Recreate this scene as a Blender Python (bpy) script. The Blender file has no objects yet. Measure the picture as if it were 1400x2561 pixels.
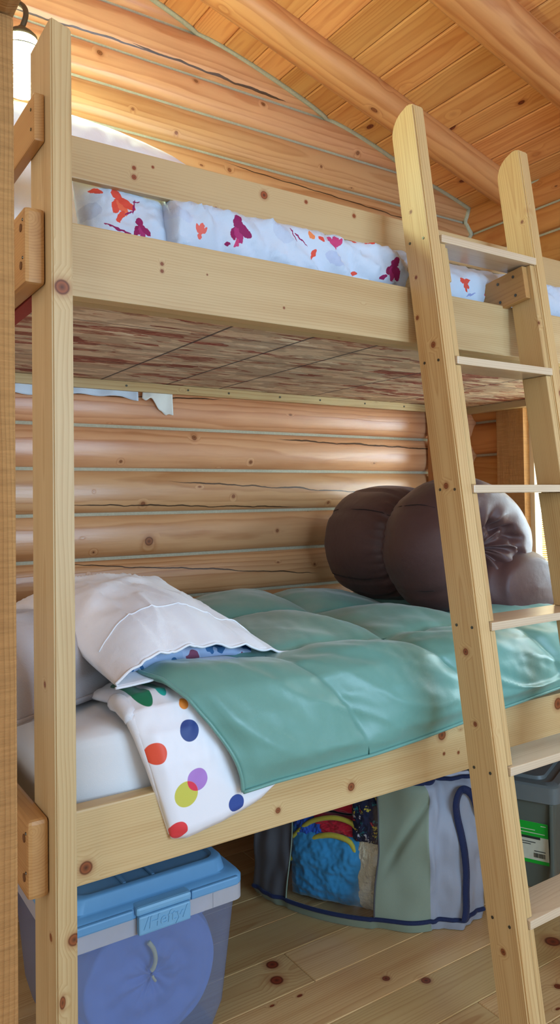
import bpy, bmesh, math, random
from mathutils import Vector, Matrix, noise
random.seed(11)
PI = math.pi
scn = bpy.context.scene
COL = scn.collection
Z0 = 1.235                                   # eye height above the floor

# ------------------------------------------------------------------ node helpers
def lin(c):
    return tuple((v/12.92 if v <= .04045 else ((v+.055)/1.055)**2.4) for v in [x/255 for x in c]) + (1.0,)

class NT:
    def __init__(s, name):
        s.m = bpy.data.materials.new(name); s.m.use_nodes = True
        s.t = s.m.node_tree; s.n = s.t.nodes; s.n.clear()
        s.out = s.n.new('ShaderNodeOutputMaterial')
    def node(s, typ, **kw):
        nd = s.n.new('ShaderNode'+typ)
        for k, v in kw.items(): setattr(nd, k, v)
        return nd
    def link(s, a, b): s.t.links.new(a, b)
    def inp(s, sock, v):
        if hasattr(v, 'is_output') or isinstance(v, bpy.types.NodeSocket): s.link(v, sock)
        else: sock.default_value = v
    def math(s, op, a, b=0.0, c=None, clamp=False):
        nd = s.node('Math', operation=op, use_clamp=clamp)
        s.inp(nd.inputs[0], a); s.inp(nd.inputs[1], b)
        if c is not None: s.inp(nd.inputs[2], c)
        return nd.outputs[0]
    def vmath(s, op, a, b=(0, 0, 0)):
        nd = s.node('VectorMath', operation=op)
        s.inp(nd.inputs[0], a)
        if op == 'SCALE': s.inp(nd.inputs[3], b)
        elif op not in ('LENGTH',): s.inp(nd.inputs[1], b)
        return nd.outputs['Value'] if op in ('LENGTH', 'DOT_PRODUCT', 'DISTANCE') else nd.outputs[0]
    def mix(s, fac, a, b, blend='MIX'):
        nd = s.node('Mix', data_type='RGBA', blend_type=blend)
        s.inp(nd.inputs[0], fac); s.inp(nd.inputs[6], a); s.inp(nd.inputs[7], b)
        return nd.outputs[2]
    def ramp(s, fac, stops, interp='LINEAR'):
        nd = s.node('ValToRGB'); cr = nd.color_ramp; cr.interpolation = interp
        while len(cr.elements) < len(stops): cr.elements.new(.5)
        for e, (p, c) in zip(cr.elements, stops): e.position = p; e.color = c if len(c) == 4 else lin(c)
        s.inp(nd.inputs[0], fac); return nd.outputs[0]
    def maprange(s, v, a, b, c=0.0, d=1.0):
        nd = s.node('MapRange'); s.inp(nd.inputs[0], v)
        for i, x in enumerate((a, b, c, d)): s.inp(nd.inputs[1+i], x)
        return nd.outputs[0]
    def attr(s, name, out='Vector'):
        return s.node('Attribute', attribute_name=name).outputs[out]
    def noise(s, vec, scale, detail=2.0, rough=.5, out=0):
        nd = s.node('TexNoise'); s.inp(nd.inputs['Vector'], vec)
        nd.inputs['Scale'].default_value = scale; nd.inputs['Detail'].default_value = detail
        nd.inputs['Roughness'].default_value = rough; return nd.outputs[out]
    def bsdf(s, color, rough=.5, spec=.4, normal=None, **kw):
        nd = s.node('BsdfPrincipled')
        s.inp(nd.inputs['Base Color'], color); s.inp(nd.inputs['Roughness'], rough)
        nd.inputs['Specular IOR Level'].default_value = spec
        for k, v in kw.items(): s.inp(nd.inputs[k.replace('_', ' ')], v)
        if normal is not None: s.link(normal, nd.inputs['Normal'])
        s.link(nd.outputs[0], s.out.inputs[0]); return nd
    def bump(s, h, strength=.3, dist=.002):
        nd = s.node('Bump'); nd.inputs['Strength'].default_value = strength
        nd.inputs['Distance'].default_value = dist; s.link(h, nd.inputs['Height']); return nd.outputs[0]
    def pos(s): return s.node('TexCoord').outputs['Object']

def wood(name, light, dark, knotcol=(138, 78, 44), ring=.0055, contrast=.5, rough=.45, spec=.35,
         knots=(), knot_amount=.095, rough_sawn=False, cracks=(), tone=.16, streak=(1.6, 26, 26), bumpy=False):
    """pine: growth rings around an off-centre pith, streaks, random knots and named knots (x,y,z,r)"""
    light = tuple(c*k for c, k in zip(light, (.945, .94, .97))); dark = tuple(c*k for c, k in zip(dark, (.94, .93, .96)))
    w = NT(name)
    g = w.attr('grain'); p = w.pos()
    sg = w.vmath('MULTIPLY', g, (1.3, 7, 7))
    wob = w.node('TexNoise'); w.link(sg, wob.inputs['Vector']); wob.inputs['Scale'].default_value = 1.0
    wob.inputs['Detail'].default_value = 3
    # knots : scattered
    kg = w.vmath('ADD', w.vmath('MULTIPLY', g, (4.2, 8.5, 8.5)), w.vmath('SCALE', wob.outputs['Color'], .16))
    vo = w.node('TexVoronoi'); w.link(kg, vo.inputs['Vector']); vo.inputs['Scale'].default_value = 1.0
    kd = w.math('DIVIDE', vo.outputs['Distance'], knot_amount)
    for (kx, ky, kz, kr) in knots:
        d = w.math('DIVIDE', w.vmath('DISTANCE', p, (kx, ky, kz)), kr*.72)
        d = w.math('MULTIPLY_ADD', w.math('SUBTRACT', wob.outputs[0], .5), .9, d)
        kd = w.math('MINIMUM', kd, d)
    knear = w.maprange(kd, 2.8, .6, 0, 1)
    sep = w.node('SeparateXYZ'); w.link(g, sep.inputs[0])
    yz = w.node('CombineXYZ'); w.link(sep.outputs[1], yz.inputs[1]); w.link(sep.outputs[2], yz.inputs[2])
    r = w.vmath('LENGTH', yz.outputs[0])
    r = w.math('MULTIPLY_ADD', wob.outputs[0], .030, r)
    r = w.math('MULTIPLY_ADD', w.noise(w.vmath('MULTIPLY', g, (6, 30, 30)), 1.0, 2), .003, r)
    r = w.math('MULTIPLY_ADD', knear, .012, r)
    ph = w.math('FRACT', w.math('DIVIDE', r, ring))
    rings = w.ramp(ph, [(0, (0, 0, 0, 1)), (.55, (.35, .35, .35, 1)), (.86, (1, 1, 1, 1)), (1, (0, 0, 0, 1))])
    st = w.noise(w.vmath('MULTIPLY', g, streak), 1.0, 4, .6)
    big = w.noise(w.vmath('MULTIPLY', g, (1.1, 6, 6)), 1.0, 2)
    fac = w.math('MULTIPLY', rings, contrast)
    fac = w.math('ADD', fac, w.maprange(st, .35, .75, -.22, .38))
    fac = w.math('ADD', fac, w.maprange(big, .3, .7, -.22, .22), clamp=True)
    col = w.mix(fac, lin(light), lin(dark))
    tn = w.attr('tone', 'Fac')
    hsv = w.node('HueSaturation'); w.link(col, hsv.inputs['Color'])
    w.link(w.maprange(tn, 0, 1, 1-tone, 1+tone), hsv.inputs['Value'])
    w.link(w.maprange(tn, 0, 1, .508, .496), hsv.inputs['Hue'])
    col = hsv.outputs[0]
    dk = w.math('MULTIPLY', w.maprange(kd, 1.8, .95, 0, 1), .55)
    col = w.mix(dk, col, lin(tuple(int(a*.55+b*.45) for a, b in zip(dark, knotcol))))
    kc = w.ramp(kd, [(0, tuple(int(v*.62) for v in knotcol)), (.25, tuple(int(v*.85) for v in knotcol)), (.6, tuple(min(255, int(v*1.1)) for v in knotcol)), (.84, tuple(int(v*.74) for v in knotcol)), (1, knotcol)])
    col = w.mix(w.maprange(kd, 1.06, .84, 0, 1), col, kc)
    hgt = w.math('ADD', w.math('MULTIPLY', rings, .25), st)
    for (x0, z0, x1, z1, wd) in cracks:                   # drying checks in the logs
        sp = w.node('SeparateXYZ'); w.link(p, sp.inputs[0])
        t = w.math('DIVIDE', w.math('SUBTRACT', sp.outputs[0], x0), x1-x0)
        zc = w.math('MULTIPLY_ADD', t, z1-z0, z0)
        wv = w.noise(p, 9.0, 3); zc = w.math('MULTIPLY_ADD', w.math('SUBTRACT', wv, .5), .022, zc)
        d = w.math('ABSOLUTE', w.math('SUBTRACT', sp.outputs[2], zc))
        wid = w.math('MULTIPLY', w.math('MINIMUM', w.math('MULTIPLY', w.math('MULTIPLY', t, w.math('SUBTRACT', 1, t)), 9.0), w.math('MULTIPLY_ADD', wv, 1.6, .1)), wd)
        wid = w.math('MAXIMUM', wid, 0.0)
        msk = w.math('LESS_THAN', d, wid)
        col = w.mix(w.math('MULTIPLY', msk, .9), col, lin((52, 34, 24)))
        hgt = w.math('SUBTRACT', hgt, w.math('MULTIPLY', msk, 2.0))
    if rough_sawn:
        saw = w.noise(w.vmath('MULTIPLY', g, (160, 14, 14)), 1.0, 3, .7)
        col = w.mix(w.maprange(saw, .35, .8, 0, .35), col, lin(tuple(int(v*.62) for v in dark)))
        nrm = w.bump(w.math('ADD', saw, hgt), .8, .003)
    else:
        nrm = w.bump(hgt, .6, .0016) if (bumpy or cracks) else None
    w.bsdf(col, rough, spec, nrm)
    return w.m

def cloth(name, color, rough=.8, weave=900, wbump=.15, sheen=.2, spec=.2, var=.06, dots=(), fold_noise=0, translucent=0, leaves=(), overlap=None):
    """fabric; dots = (axis pair centre x,z,r,colour) printed on it, leaves = (x,z,rx,rz,angle,colour)"""
    w = NT(name); p = w.pos()
    col = w.mix(w.noise(p, 5, 2), lin(tuple(int(v*(1-var)) for v in color)), lin(tuple(min(255, int(v*(1+var))) for v in color)))
    sp = w.node('SeparateXYZ'); w.link(p, sp.inputs[0])
    xz = w.node('CombineXYZ'); w.link(sp.outputs[0], xz.inputs[0]); w.link(sp.outputs[2], xz.inputs[1])
    acc = None
    for (cx, cz, r, c) in dots:
        d = w.vmath('DISTANCE', xz.outputs[0], (cx, cz, 0))
        m = w.maprange(d, r, r-.0012, 0, 1)
        col = w.mix(m, col, lin(c))
        if overlap and (cx, cz) in overlap[0]:
            acc = m if acc is None else w.math('MULTIPLY', acc, m)
    if acc is not None: col = w.mix(acc, col, lin(overlap[1]))
    wob = w.node('TexNoise'); w.link(p, wob.inputs['Vector']); wob.inputs['Scale'].default_value = 90
    pw = w.vmath('ADD', xz.outputs[0], w.vmath('SCALE', w.vmath('SUBTRACT', wob.outputs['Color'], (.5, .5, .5)), .010))
    for (cx, cz, rx, rz, a, c) in leaves:
        mp = w.node('Mapping', vector_type='TEXTURE'); w.link(pw, mp.inputs[0])
        mp.inputs[1].default_value = (cx, cz, 0); mp.inputs[2].default_value = (0, 0, math.radians(a)); mp.inputs[3].default_value = (rx, rz, 1)
        d = w.vmath('LENGTH', mp.outputs[0])
        col = w.mix(w.maprange(d, 1.0, .93, 0, 1), col, lin(c))
    wv = w.noise(w.vmath('MULTIPLY', p, (1, 1, 1)), weave, 1)
    h = wv
    if fold_noise: h = w.math('MULTIPLY_ADD', w.noise(p, fold_noise, 3, .6), 6.0, wv)
    nrm = w.bump(h, wbump, .002)
    b = w.bsdf(col, rough, spec, nrm)
    b.inputs['Sheen Weight'].default_value = sheen; b.inputs['Sheen Roughness'].default_value = .4
    return w.m

def plain(name, color, rough=.5, spec=.4, metallic=0, var=.05, bscale=60, bstr=.05, **kw):
    w = NT(name); p = w.pos()
    nz = w.noise(p, bscale, 3)
    col = w.mix(nz, lin(tuple(int(v*(1-var)) for v in color)), lin(tuple(min(255, int(v*(1+var))) for v in color)))
    w.bsdf(col, rough, spec, w.bump(nz, bstr, .001), Metallic=metallic, **kw); return w.m

# ------------------------------------------------------------------ mesh helpers
def setattrs(me, grains, tones):
    a = me.attributes.new('grain', 'FLOAT_VECTOR', 'POINT')
    a.data.foreach_set('vector', [c for g in grains for c in g])
    t = me.attributes.new('tone', 'FLOAT', 'POINT'); t.data.foreach_set('value', tones)

def obj(name, me, mats, parent=None, smooth=False):
    o = bpy.data.objects.new(name, me); COL.objects.link(o)
    for m in (mats if isinstance(mats, (list, tuple)) else [mats]): me.materials.append(m)
    if smooth: me.polygons.foreach_set('use_smooth', [True]*len(me.polygons))
    if parent is not None:
        o.parent = parent
        par, loc = parent, Vector((0, 0, 0))
        while par is not None: loc += par.location; par = par.parent
        o.location = -loc
    return o

def thing(name, loc, label, cat, group=None):
    o = bpy.data.objects.new(name, None); COL.objects.link(o); o.location = loc
    o.empty_display_size = .1
    tag(o, label, cat, group); return o

def tag(o, label, cat, group=None):
    o['label'] = label; o['category'] = cat
    if group: o['group'] = group
    return o

def struct(o, label=None):
    o['kind'] = 'structure'
    if label: o['label'] = label
    return o

class Boards:
    """boards collected into one mesh; every board carries its own grain offset and tone"""
    def __init__(s): s.v = []; s.f = []; s.g = []; s.t = []; s.mi = []
    def box(s, lo, hi, axis=0, bevel=.003, M=None, seg=2, tone=None, mi=0, pith=None):
        bm = bmesh.new(); bmesh.ops.create_cube(bm, size=1)
        lo = Vector(lo); hi = Vector(hi); d = hi-lo; c = (hi+lo)/2
        for v in bm.verts: v.co = Vector((v.co[i]*d[i]+c[i] for i in range(3)))
        if bevel: bmesh.ops.bevel(bm, geom=bm.edges[:], offset=bevel, segments=seg, affect='EDGES', profile=.6)
        s.add(bm, axis, c, M, tone, mi, pith)
    def add(s, bm, axis=0, c=None, M=None, tone=None, mi=0, pith=None):
        if c is None: c = Vector((0, 0, 0))
        off = Vector((random.uniform(-9, 9), 0, 0))
        if pith is None:
            a = random.uniform(0, 2*PI); pr = random.uniform(.05, .09)
            pith = (math.cos(a)*pr, math.sin(a)*pr)
        dy, dz = pith
        tone = random.random() if tone is None else tone
        base = len(s.v); bm.verts.index_update(); bm.verts.ensure_lookup_table()
        for v in bm.verts:
            l = v.co-c; o = (l[axis], l[(axis+1) % 3], l[(axis+2) % 3])
            s.g.append((o[0]+off.x, o[1]+dy, o[2]+dz)); s.t.append(tone)
            s.v.append(tuple(M @ v.co) if M is not None else tuple(v.co))
        for f in bm.faces: s.f.append([base+v.index for v in f.verts]); s.mi.append(mi)
        bm.free()
    def build(s, name, mats, parent=None, smooth=False):
        me = bpy.data.meshes.new(name); me.from_pydata(s.v, [], s.f); me.update()
        setattrs(me, s.g, s.t)
        o = obj(name, me, mats, parent, smooth)
        me.polygons.foreach_set('material_index', s.mi)
        return o

def board(name, lo, hi, axis, mat, parent, bevel=.003, M=None, **kw):
    b = Boards(); b.box(lo, hi, axis, bevel, M, **kw); return b.build(name, mat, parent)

def grid(name, fn, nu, nv, mat, parent=None, closed_u=False, thick=0, smooth=True, matfn=None, offset=-1, flip=False):
    vs = []; fs = []; mi = []
    nU = nu if closed_u else nu+1
    for j in range(nv+1):
        for i in range(nU): vs.append(fn(i/nu, j/nv))
    for j in range(nv):
        for i in range(nu):
            a = j*nU+i; b = j*nU+(i+1) % nU; q = [a, b, b+nU, a+nU]
            fs.append(q[::-1] if flip else q)
            if matfn: mi.append(matfn((i+.5)/nu, (j+.5)/nv))
    me = bpy.data.meshes.new(name); me.from_pydata(vs, [], fs); me.update()
    o = obj(name, me, mat, parent, smooth)
    if mi: me.polygons.foreach_set('material_index', mi)
    if thick:
        md = o.modifiers.new('thickness', 'SOLIDIFY'); md.thickness = thick; md.offset = offset
    return o

def tube(name, pts, r, mat, parent=None, n=10, caps=True, rfn=None):
    P = [Vector(p) for p in pts]; vs = []; fs = []
    up = Vector((0, 0, 1)); prev = None
    for i, p in enumerate(P):
        t = (P[min(i+1, len(P)-1)]-P[max(i-1, 0)]).normalized()
        if prev is None:
            a = t.orthogonal().normalized()
        else: a = (prev-t*prev.dot(t)).normalized()
        prev = a; b = t.cross(a); rr = rfn(i/(len(P)-1)) if rfn else r
        for k in range(n):
            th = 2*PI*k/n; vs.append(tuple(p+(a*math.cos(th)+b*math.sin(th))*rr))
    for i in range(len(P)-1):
        for k in range(n): fs.append([i*n+k, i*n+(k+1) % n, (i+1)*n+(k+1) % n, (i+1)*n+k])
    if caps: fs.append(list(range(n))[::-1]); fs.append([(len(P)-1)*n+k for k in range(n)])
    me = bpy.data.meshes.new(name); me.from_pydata(vs, [], fs); me.update()
    return obj(name, me, mat, parent, True)

def spline(pts, n):
    """Catmull-Rom through pts (tuples of any size) -> n+1 samples"""
    P = [Vector(p) for p in pts]; out = []
    m = len(P)-1
    for i in range(n+1):
        t = i/n*m; k = min(int(t), m-1); t -= k
        p0 = P[max(k-1, 0)]; p1 = P[k]; p2 = P[k+1]; p3 = P[min(k+2, m)]
        out.append(.5*((2*p1)+(p2-p0)*t+(2*p0-5*p1+4*p2-p3)*t*t+(3*p1-p0-3*p2+p3)*t**3))
    return out

def interp(xs, ys, x):
    if x <= xs[0]: return ys[0]
    for i in range(len(xs)-1):
        if x <= xs[i+1]:
            t = (x-xs[i])/(xs[i+1]-xs[i]); t = t*t*(3-2*t) if False else t
            return ys[i]*(1-t)+ys[i+1]*t
    return ys[-1]

def sm(a, b, x):
    t = max(0., min(1., (x-a)/(b-a))); return t*t*(3-2*t)

def nz(x, y, z=0.): return noise.noise(Vector((x, y, z)))
def table(T, ss, ts, s, t):
    """smooth bicubic-ish lookup in T[t][s]"""
    def cr(v, xs, x):
        n = len(xs)
        k = 0
        while k < n-2 and x > xs[k+1]: k += 1
        u = (x-xs[k])/(xs[k+1]-xs[k]); u = max(0, min(1, u))
        p1, p2 = v[k], v[k+1]
        m1 = (v[k+1]-v[k-1])/(xs[k+1]-xs[k-1])*(xs[k+1]-xs[k]) if k > 0 else p2-p1
        m2 = (v[k+2]-v[k])/(xs[k+2]-xs[k])*(xs[k+1]-xs[k]) if k < n-2 else p2-p1
        u2, u3 = u*u, u*u*u
        return (2*u3-3*u2+1)*p1+(u3-2*u2+u)*m1+(-2*u3+3*u2)*p2+(u3-u2)*m2
    return cr([cr(row, ss, s) for row in T], ts, t)

# ------------------------------------------------------------------ materials
K_POST = [(-0.0203, 0, 1.6265, .021), (-0.0063, 0, 0.4576, .016), (-0.038, 0.0625, 0.9023, .008), (-0.038, 0.0341, 0.4563, .010)]
K_LRAIL = [(0.0317, 0.05, 0.5545, .017), (0.4538, 0.05, 0.5583, .010), (0.6548, 0.05, 0.5643, .014), (0.9475, 0.05, 0.63, .019), (0.9532, 0.05, 0.5813, .006), (1.0044, 0.05, 0.5742, .006), (1.4092, 0.05, 0.6336, .024)]
K_URAIL = [(0.1959, 0.05, 1.7174, .006), (0.1958, 0.05, 1.7027, .006), (0.2975, 0.05, 1.7112, .003), (0.4879, 0.05, 1.6659, .004)]
K_GUARD = [(0.1781, 0.15, 1.9468, .006), (0.1779, 0.15, 1.9269, .008), (0.5003, 0.15, 1.9579, .012), (0.3725, 0.15, 1.8991, .006), (0.2207, 0.15, 1.9586, .004), (0.6206, 0.15, 1.967, .006), (0.7694, 0.15, 1.9621, .007)]
K_LAD = [(0.856, -0.0751, 1.2628, .012), (0.856, -0.1279, 0.8798, .011), (0.856, -0.1533, 0.7204, .008), (0.856, -0.041, 1.605, .011), (0.856, 0.0138, 1.6813, .008), (0.856, 0.0155, 1.7826, .006), (0.856, -0.2222, 0.2437, .009), (0.87, -0.1892, 0.7102, .009), (0.87, -0.147, 1.0179, .009), (1.2486, 0.0081, 1.9964, .007), (0.856, 0.03, 1.9516, .006), (1.2286, -0.0613, 1.7011, .012)]
K_WALL = [(0.5966, 1.1, 1.1002, .022), (0.5777, 1.1, 1.2281, .012), (0.9269, 1.1, 1.2519, .010), (1.0033, 1.1, 1.3784, .010), (0.5011, 1.1, 1.372, .009), (0.7728, 1.1, 1.4635, .013), (0.4047, 1.1, 1.273, .006), (0.4057, 1.1, 1.0705, .010), (1.1135, 1.1, 1.1188, .009), (1.2835, 1.1, 0.9807, .009), (1.36, 1.1, 1.2204, .010), (0.3865, 1.1, 0.9957, .007), (0.4383, 1.1, 2.7504, .014), (0.5521, 1.1, 2.5886, .009), (0.7157, 1.1, 2.5508, .009), (0.7952, 1.1, 2.7629, .012), (1.079, 1.1, 2.7586, .012), (0.9272, 1.1, 2.4649, .013), (0.5832, 1.1, 2.9529, .008), (1.541, 1.1, 2.6818, .013), (1.3465, 1.1, 2.5781, .009)]
K_FLOOR = [(0.637, 0.3882, 0, .026), (0.6114, 0.323, 0, .026), (0.9203, 0.0974, 0, .018), (0.8431, 0.164, 0, .014), (1.3209, 0.017, 0, .034), (1.1714, -0.1157, 0, .015)]
K_CEIL = []

PINE = (216, 188, 134); PINE_D = (190, 152, 96)
M_post = wood('pine_post', PINE, PINE_D, contrast=.55, knots=K_POST, knot_amount=.05)
M_lrail = wood('pine_lower_rail', (220, 190, 134), (194, 152, 94), contrast=.55, knots=K_LRAIL, knot_amount=.04)
M_urail = wood('pine_upper_rail', (212, 182, 130), (190, 152, 98), contrast=.55, knots=K_URAIL, knot_amount=.03)
M_guard = wood('pine_guard', (210, 178, 126), (186, 144, 92), contrast=.45, knots=K_GUARD, knotcol=(150, 76, 40), knot_amount=.05)
M_end = wood('pine_end_rail', (202, 152, 92), (172, 118, 66), contrast=.5, knot_amount=.05)
M_lad = wood('pine_ladder', (216, 182, 124), (190, 144, 86), contrast=.6, knots=K_LAD, knot_amount=.045)
M_step = wood('pine_step', (220, 200, 166), (196, 166, 128), rough=.28, spec=.6, contrast=.5, knot_amount=.06)
M_logs = wood('log_wall_pine', (222, 164, 114), (190, 124, 76), contrast=.7, ring=.012, knots=K_WALL, knot_amount=.03, rough=.32, spec=.6, knotcol=(140, 84, 50), tone=.10, streak=(2.5, 34, 34),
              cracks=[(0.1448, 2.8086, 0.6865, 2.8194, .0030), (0.5529, 2.824, 1.193, 2.8038, .0042), (1.1157, 1.469, 2.0263, 1.4481, .0032), (0.2963, 1.2313, 1.2401, 1.2065, .0022), (0.6697, 1.3062, 1.7365, 1.2524, .0025), (0.295, 1.0379, 1.3118, 0.9458, .0022), (0.9058, 2.4914, 1.8582, 2.4516, .0026), (0.1271, 1.5857, 0.8937, 1.6058, .0025)])
M_logr = wood('log_side_pine', (206, 138, 74), (172, 98, 46), contrast=.5, ring=.009, knot_amount=.05, rough=.4, tone=.10)
M_ceil = wood('ceiling_pine', (242, 170, 104), (208, 120, 62), contrast=.55, ring=.009, knot_amount=.085, rough=.42, knotcol=(120, 54, 30), tone=.16)
M_beam = wood('rafter_pine', (226, 158, 98), (192, 116, 64), contrast=.7, ring=.010, knot_amount=.07, rough=.4, tone=.05)
M_floor = wood('floor_pine', (220, 184, 126), (190, 138, 82), contrast=.6, ring=.007, knots=K_FLOOR, knot_amount=.035, rough=.3, spec=.5, knotcol=(124, 54, 30), tone=.14)
M_rough = wood('rough_sawn_timber', (186, 138, 82), (150, 100, 54), contrast=.35, rough=.8, spec=.15, rough_sawn=True, knot_amount=.06)
M_trim = wood('rough_window_trim', (212, 150, 90), (184, 116, 64), contrast=.3, rough=.75, spec=.15, rough_sawn=True, knot_amount=.06)
M_rear = wood('rear_post_pine', (196, 130, 72), (168, 100, 52), contrast=.3, knot_amount=.05)
M_red = plain('red_stained_edge', (150, 52, 46), .7)
M_chink = plain('log_chinking', (174, 168, 146), .85, .15, var=.10, bscale=140, bstr=.5)
M_screw = plain('screw_metal', (96, 92, 80), .35, .6, metallic=.8)
M_hole = plain('plug_hole', (110, 72, 40), .7)

def osb():
    w = NT('strand_board'); p = w.pos()
    def flakes(scale, rot, dis):
        mp = w.node('Mapping'); w.link(w.vmath('ADD', p, w.vmath('SCALE', w.node('TexNoise').outputs['Color'], 0)), mp.inputs[0])
        mp.inputs[2].default_value = (0, 0, math.radians(rot)); mp.inputs[3].default_value = scale
        nzv = w.node('TexNoise'); w.link(mp.outputs[0], nzv.inputs['Vector']); nzv.inputs['Scale'].default_value = 1.1
        v = w.node('TexVoronoi', distance='CHEBYCHEV'); v.inputs['Scale'].default_value = 1
        w.link(w.vmath('ADD', mp.outputs[0], w.vmath('SCALE', nzv.outputs['Color'], dis)), v.inputs['Vector'])
        return v.outputs['Color'], v.outputs['Distance']
    c1, d1 = flakes((7, 27, 1), 8, .6); c2, d2 = flakes((10, 38, 1), -18, .6); c3, d3 = flakes((6, 24, 1), 30, .5)
    def val(c): 
        s = w.node('SeparateColor'); w.link(c, s.inputs[0]); return s.outputs
    a, b, c = val(c1), val(c2), val(c3)
    v = w.mix(w.math('GREATER_THAN', a[1], .5), a[0], b[0]); s1 = w.node('SeparateColor'); w.link(v, s1.inputs[0])
    v = w.mix(w.math('GREATER_THAN', c[1], .68), s1.outputs[0], c[0]); s2 = w.node('SeparateColor'); w.link(v, s2.inputs[0])
    fine = w.noise(w.vmath('MULTIPLY', p, (30, 260, 1)), 1, 3, .7)
    f = w.math('ADD', s2.outputs[0], w.maprange(fine, .3, .7, -.22, .22), clamp=True)
    col = w.ramp(f, [(0, (146, 70, 62)), (.12, (176, 116, 96)), (.24, (208, 176, 148)), (.6, (224, 204, 176)), (.85, (212, 182, 152)), (1, (238, 224, 200))])
    edge = w.math('MAXIMUM', w.maprange(d1, .44, .5, 0, .38), w.maprange(d2, .45, .5, 0, .28))
    col = w.mix(edge, col, lin((104, 64, 48)))
    sp = w.node('SeparateXYZ'); w.link(p, sp.inputs[0])
    for Y in (.287, .525, .747): 
        m = w.math('LESS_THAN', w.math('ABSOLUTE', w.math('SUBTRACT', sp.outputs[1], Y)), .0020); col = w.mix(w.math('MULTIPLY', m, .85), col, lin((62, 56, 62)))
    for X in (.422, .652, .857, 1.26, 1.66):
        m = w.math('LESS_THAN', w.math('ABSOLUTE', w.math('SUBTRACT', sp.outputs[0], X)), .0038); col = w.mix(w.math('MULTIPLY', m, .85), col, lin((62, 56, 62)))
    w.bsdf(col, .75, .2, w.bump(f, .3, .001)); return w.m
M_osb = osb()

# ------------------------------------------------------------------ setting
SEAMS = [-1.235+.0, -1.08, -.932, -.784, -.632, -.484, -.336, -.187, -.0385, .112, .258, .405, .553, .70, .846, .992, 1.137, 1.283, 1.426, 1.557, 1.715, 1.865, 2.01, 2.16, 2.31, 2.46, 2.6]
def log_strip(B, x0, x1, za, zb, along, base, sgn, crest=.046, nseg=24, npr=14, seed=0):
    """one log: along=0 runs in X with its face towards -Y, along=1 runs in Y with its face towards -X"""
    bm = bmesh.new(); rows = []
    h = (zb-za)/2-.004; zc = (za+zb)/2
    for i in range(nseg+1):
        x = x0+(x1-x0)*i/nseg; row = []
        for k in range(npr+1):
            th = -PI/2+PI*k/npr; t = math.sin(th)
            d = crest*(.25+.75*math.cos(th)**.8 if math.cos(th) > 1e-6 else .25)
            d += .0025*nz(x*2.2+seed*7, t*1.3, seed)
            z = zc+t*h
            q = (x, base-d, z) if along == 0 else (base-d, x, z)
            row.append(bm.verts.new(q))
        rows.append(row)
    for i in range(nseg):
        for k in range(npr):
            q = [rows[i][k], rows[i+1][k], rows[i+1][k+1], rows[i][k+1]]
            bm.faces.new(q if along == 0 else q[::-1])
    bm.normal_update()
    B.add(bm, along, Vector((0, base+.02, zc)) if along == 0 else Vector((base+.02, 0, zc)), None, None, 0,
          (random.uniform(-.02, .03), random.uniform(-.03, .03)))
WY = 1.142; WX = 2.226
B = Boards()
for i in range(len(SEAMS)-1):
    log_strip(B, -2.6, 2.24, SEAMS[i]+Z0, SEAMS[i+1]+Z0, 0, WY, -1, seed=i)
    z = SEAMS[i]+Z0
    B.box((-2.6, WY-.019, z-.0065), (2.24, WY+.01, z+.0065), 0, .003, mi=1)
B.box((-2.6, WY+.002, 0), (2.24, WY+.12, 4.0), 0, 0)
o = B.build('wall_back', [M_logs, M_chink], smooth=True); struct(o, 'back wall of round pine logs with pale chinking between them')
def flat_by_angle(o, deg=35):
    me = o.data
    try:
        me.set_sharp_from_angle(angle=math.radians(deg))
    except Exception: pass
flat_by_angle(o, 50)

# right wall, logs run in depth; window opening towards the room front
B = Boards(); RS = [-1.235, -1.145, -.998, -.85, -.70, -.552, -.404, -.255, -.106, .043, .192, .343, .497, .65, .80, .955, 1.107, 1.225, 1.36]
for i in range(len(RS)-1):
    a, b = RS[i]+Z0, RS[i+1]+Z0
    if b < .80 or a > 1.70: segs = [(-2.4, 1.14)]
    else: segs = [(.93, 1.14), (-2.4, -.62)]
    for (y0, y1) in segs:
        log_strip(B, y0, y1, a, b, 1, WX, -1, seed=40+i)
        B.box((WX-.019, y0, a-.006), (WX+.01, y1, a+.006), 1, .002, mi=1)
for lo, hi in (((WX+.002, -2.4, 0), (WX+.14, 1.25, .80)), ((WX+.002, -2.4, 1.70), (WX+.14, 1.25, 2.6)), ((WX+.002, .80, .80), (WX+.14, 1.25, 1.70)), ((WX+.002, -2.4, .80), (WX+.14, -.50, 1.70))):
    B.box(lo, hi, 1, 0)
o = B.build('wall_right', [M_logr, M_chink], smooth=True); struct(o, 'side wall of round pine logs meeting the back wall'); flat_by_angle(o, 50)

# window in the right wall: rough trim boards, jamb and a bamboo blind
win = bpy.data.objects.new('window_1', None); COL.objects.link(win); win.location = (WX, .15, .8); struct(win, 'window with a rough board surround and a bamboo blind')
board('window_trim', (WX-.062, .787, .60), (WX-.024, .938, 1.70), 2, M_trim, win, .003)
board('window_trim', (WX-.062, -.64, .60), (WX-.024, -.49, 1.70), 2, M_trim, win, .003)
board('window_trim', (WX-.062, -.64, 1.70), (WX-.024, .938, 1.82), 1, M_trim, win, .003)
board('window_sill', (WX-.10, -.66, .775), (WX+.03, .786, .80), 1, M_trim, win, .004)
M_jamb = wood('window_jamb_pine', (236, 212, 160), (214, 184, 130), contrast=.3)
board('jamb', (WX-.024, .765, .80), (WX+.13, .80, 1.70), 2, M_jamb, win, .001)
board('jamb', (WX-.024, -.50, .80), (WX+.13, -.49, 1.70), 2, M_jamb, win, .001)
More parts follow.
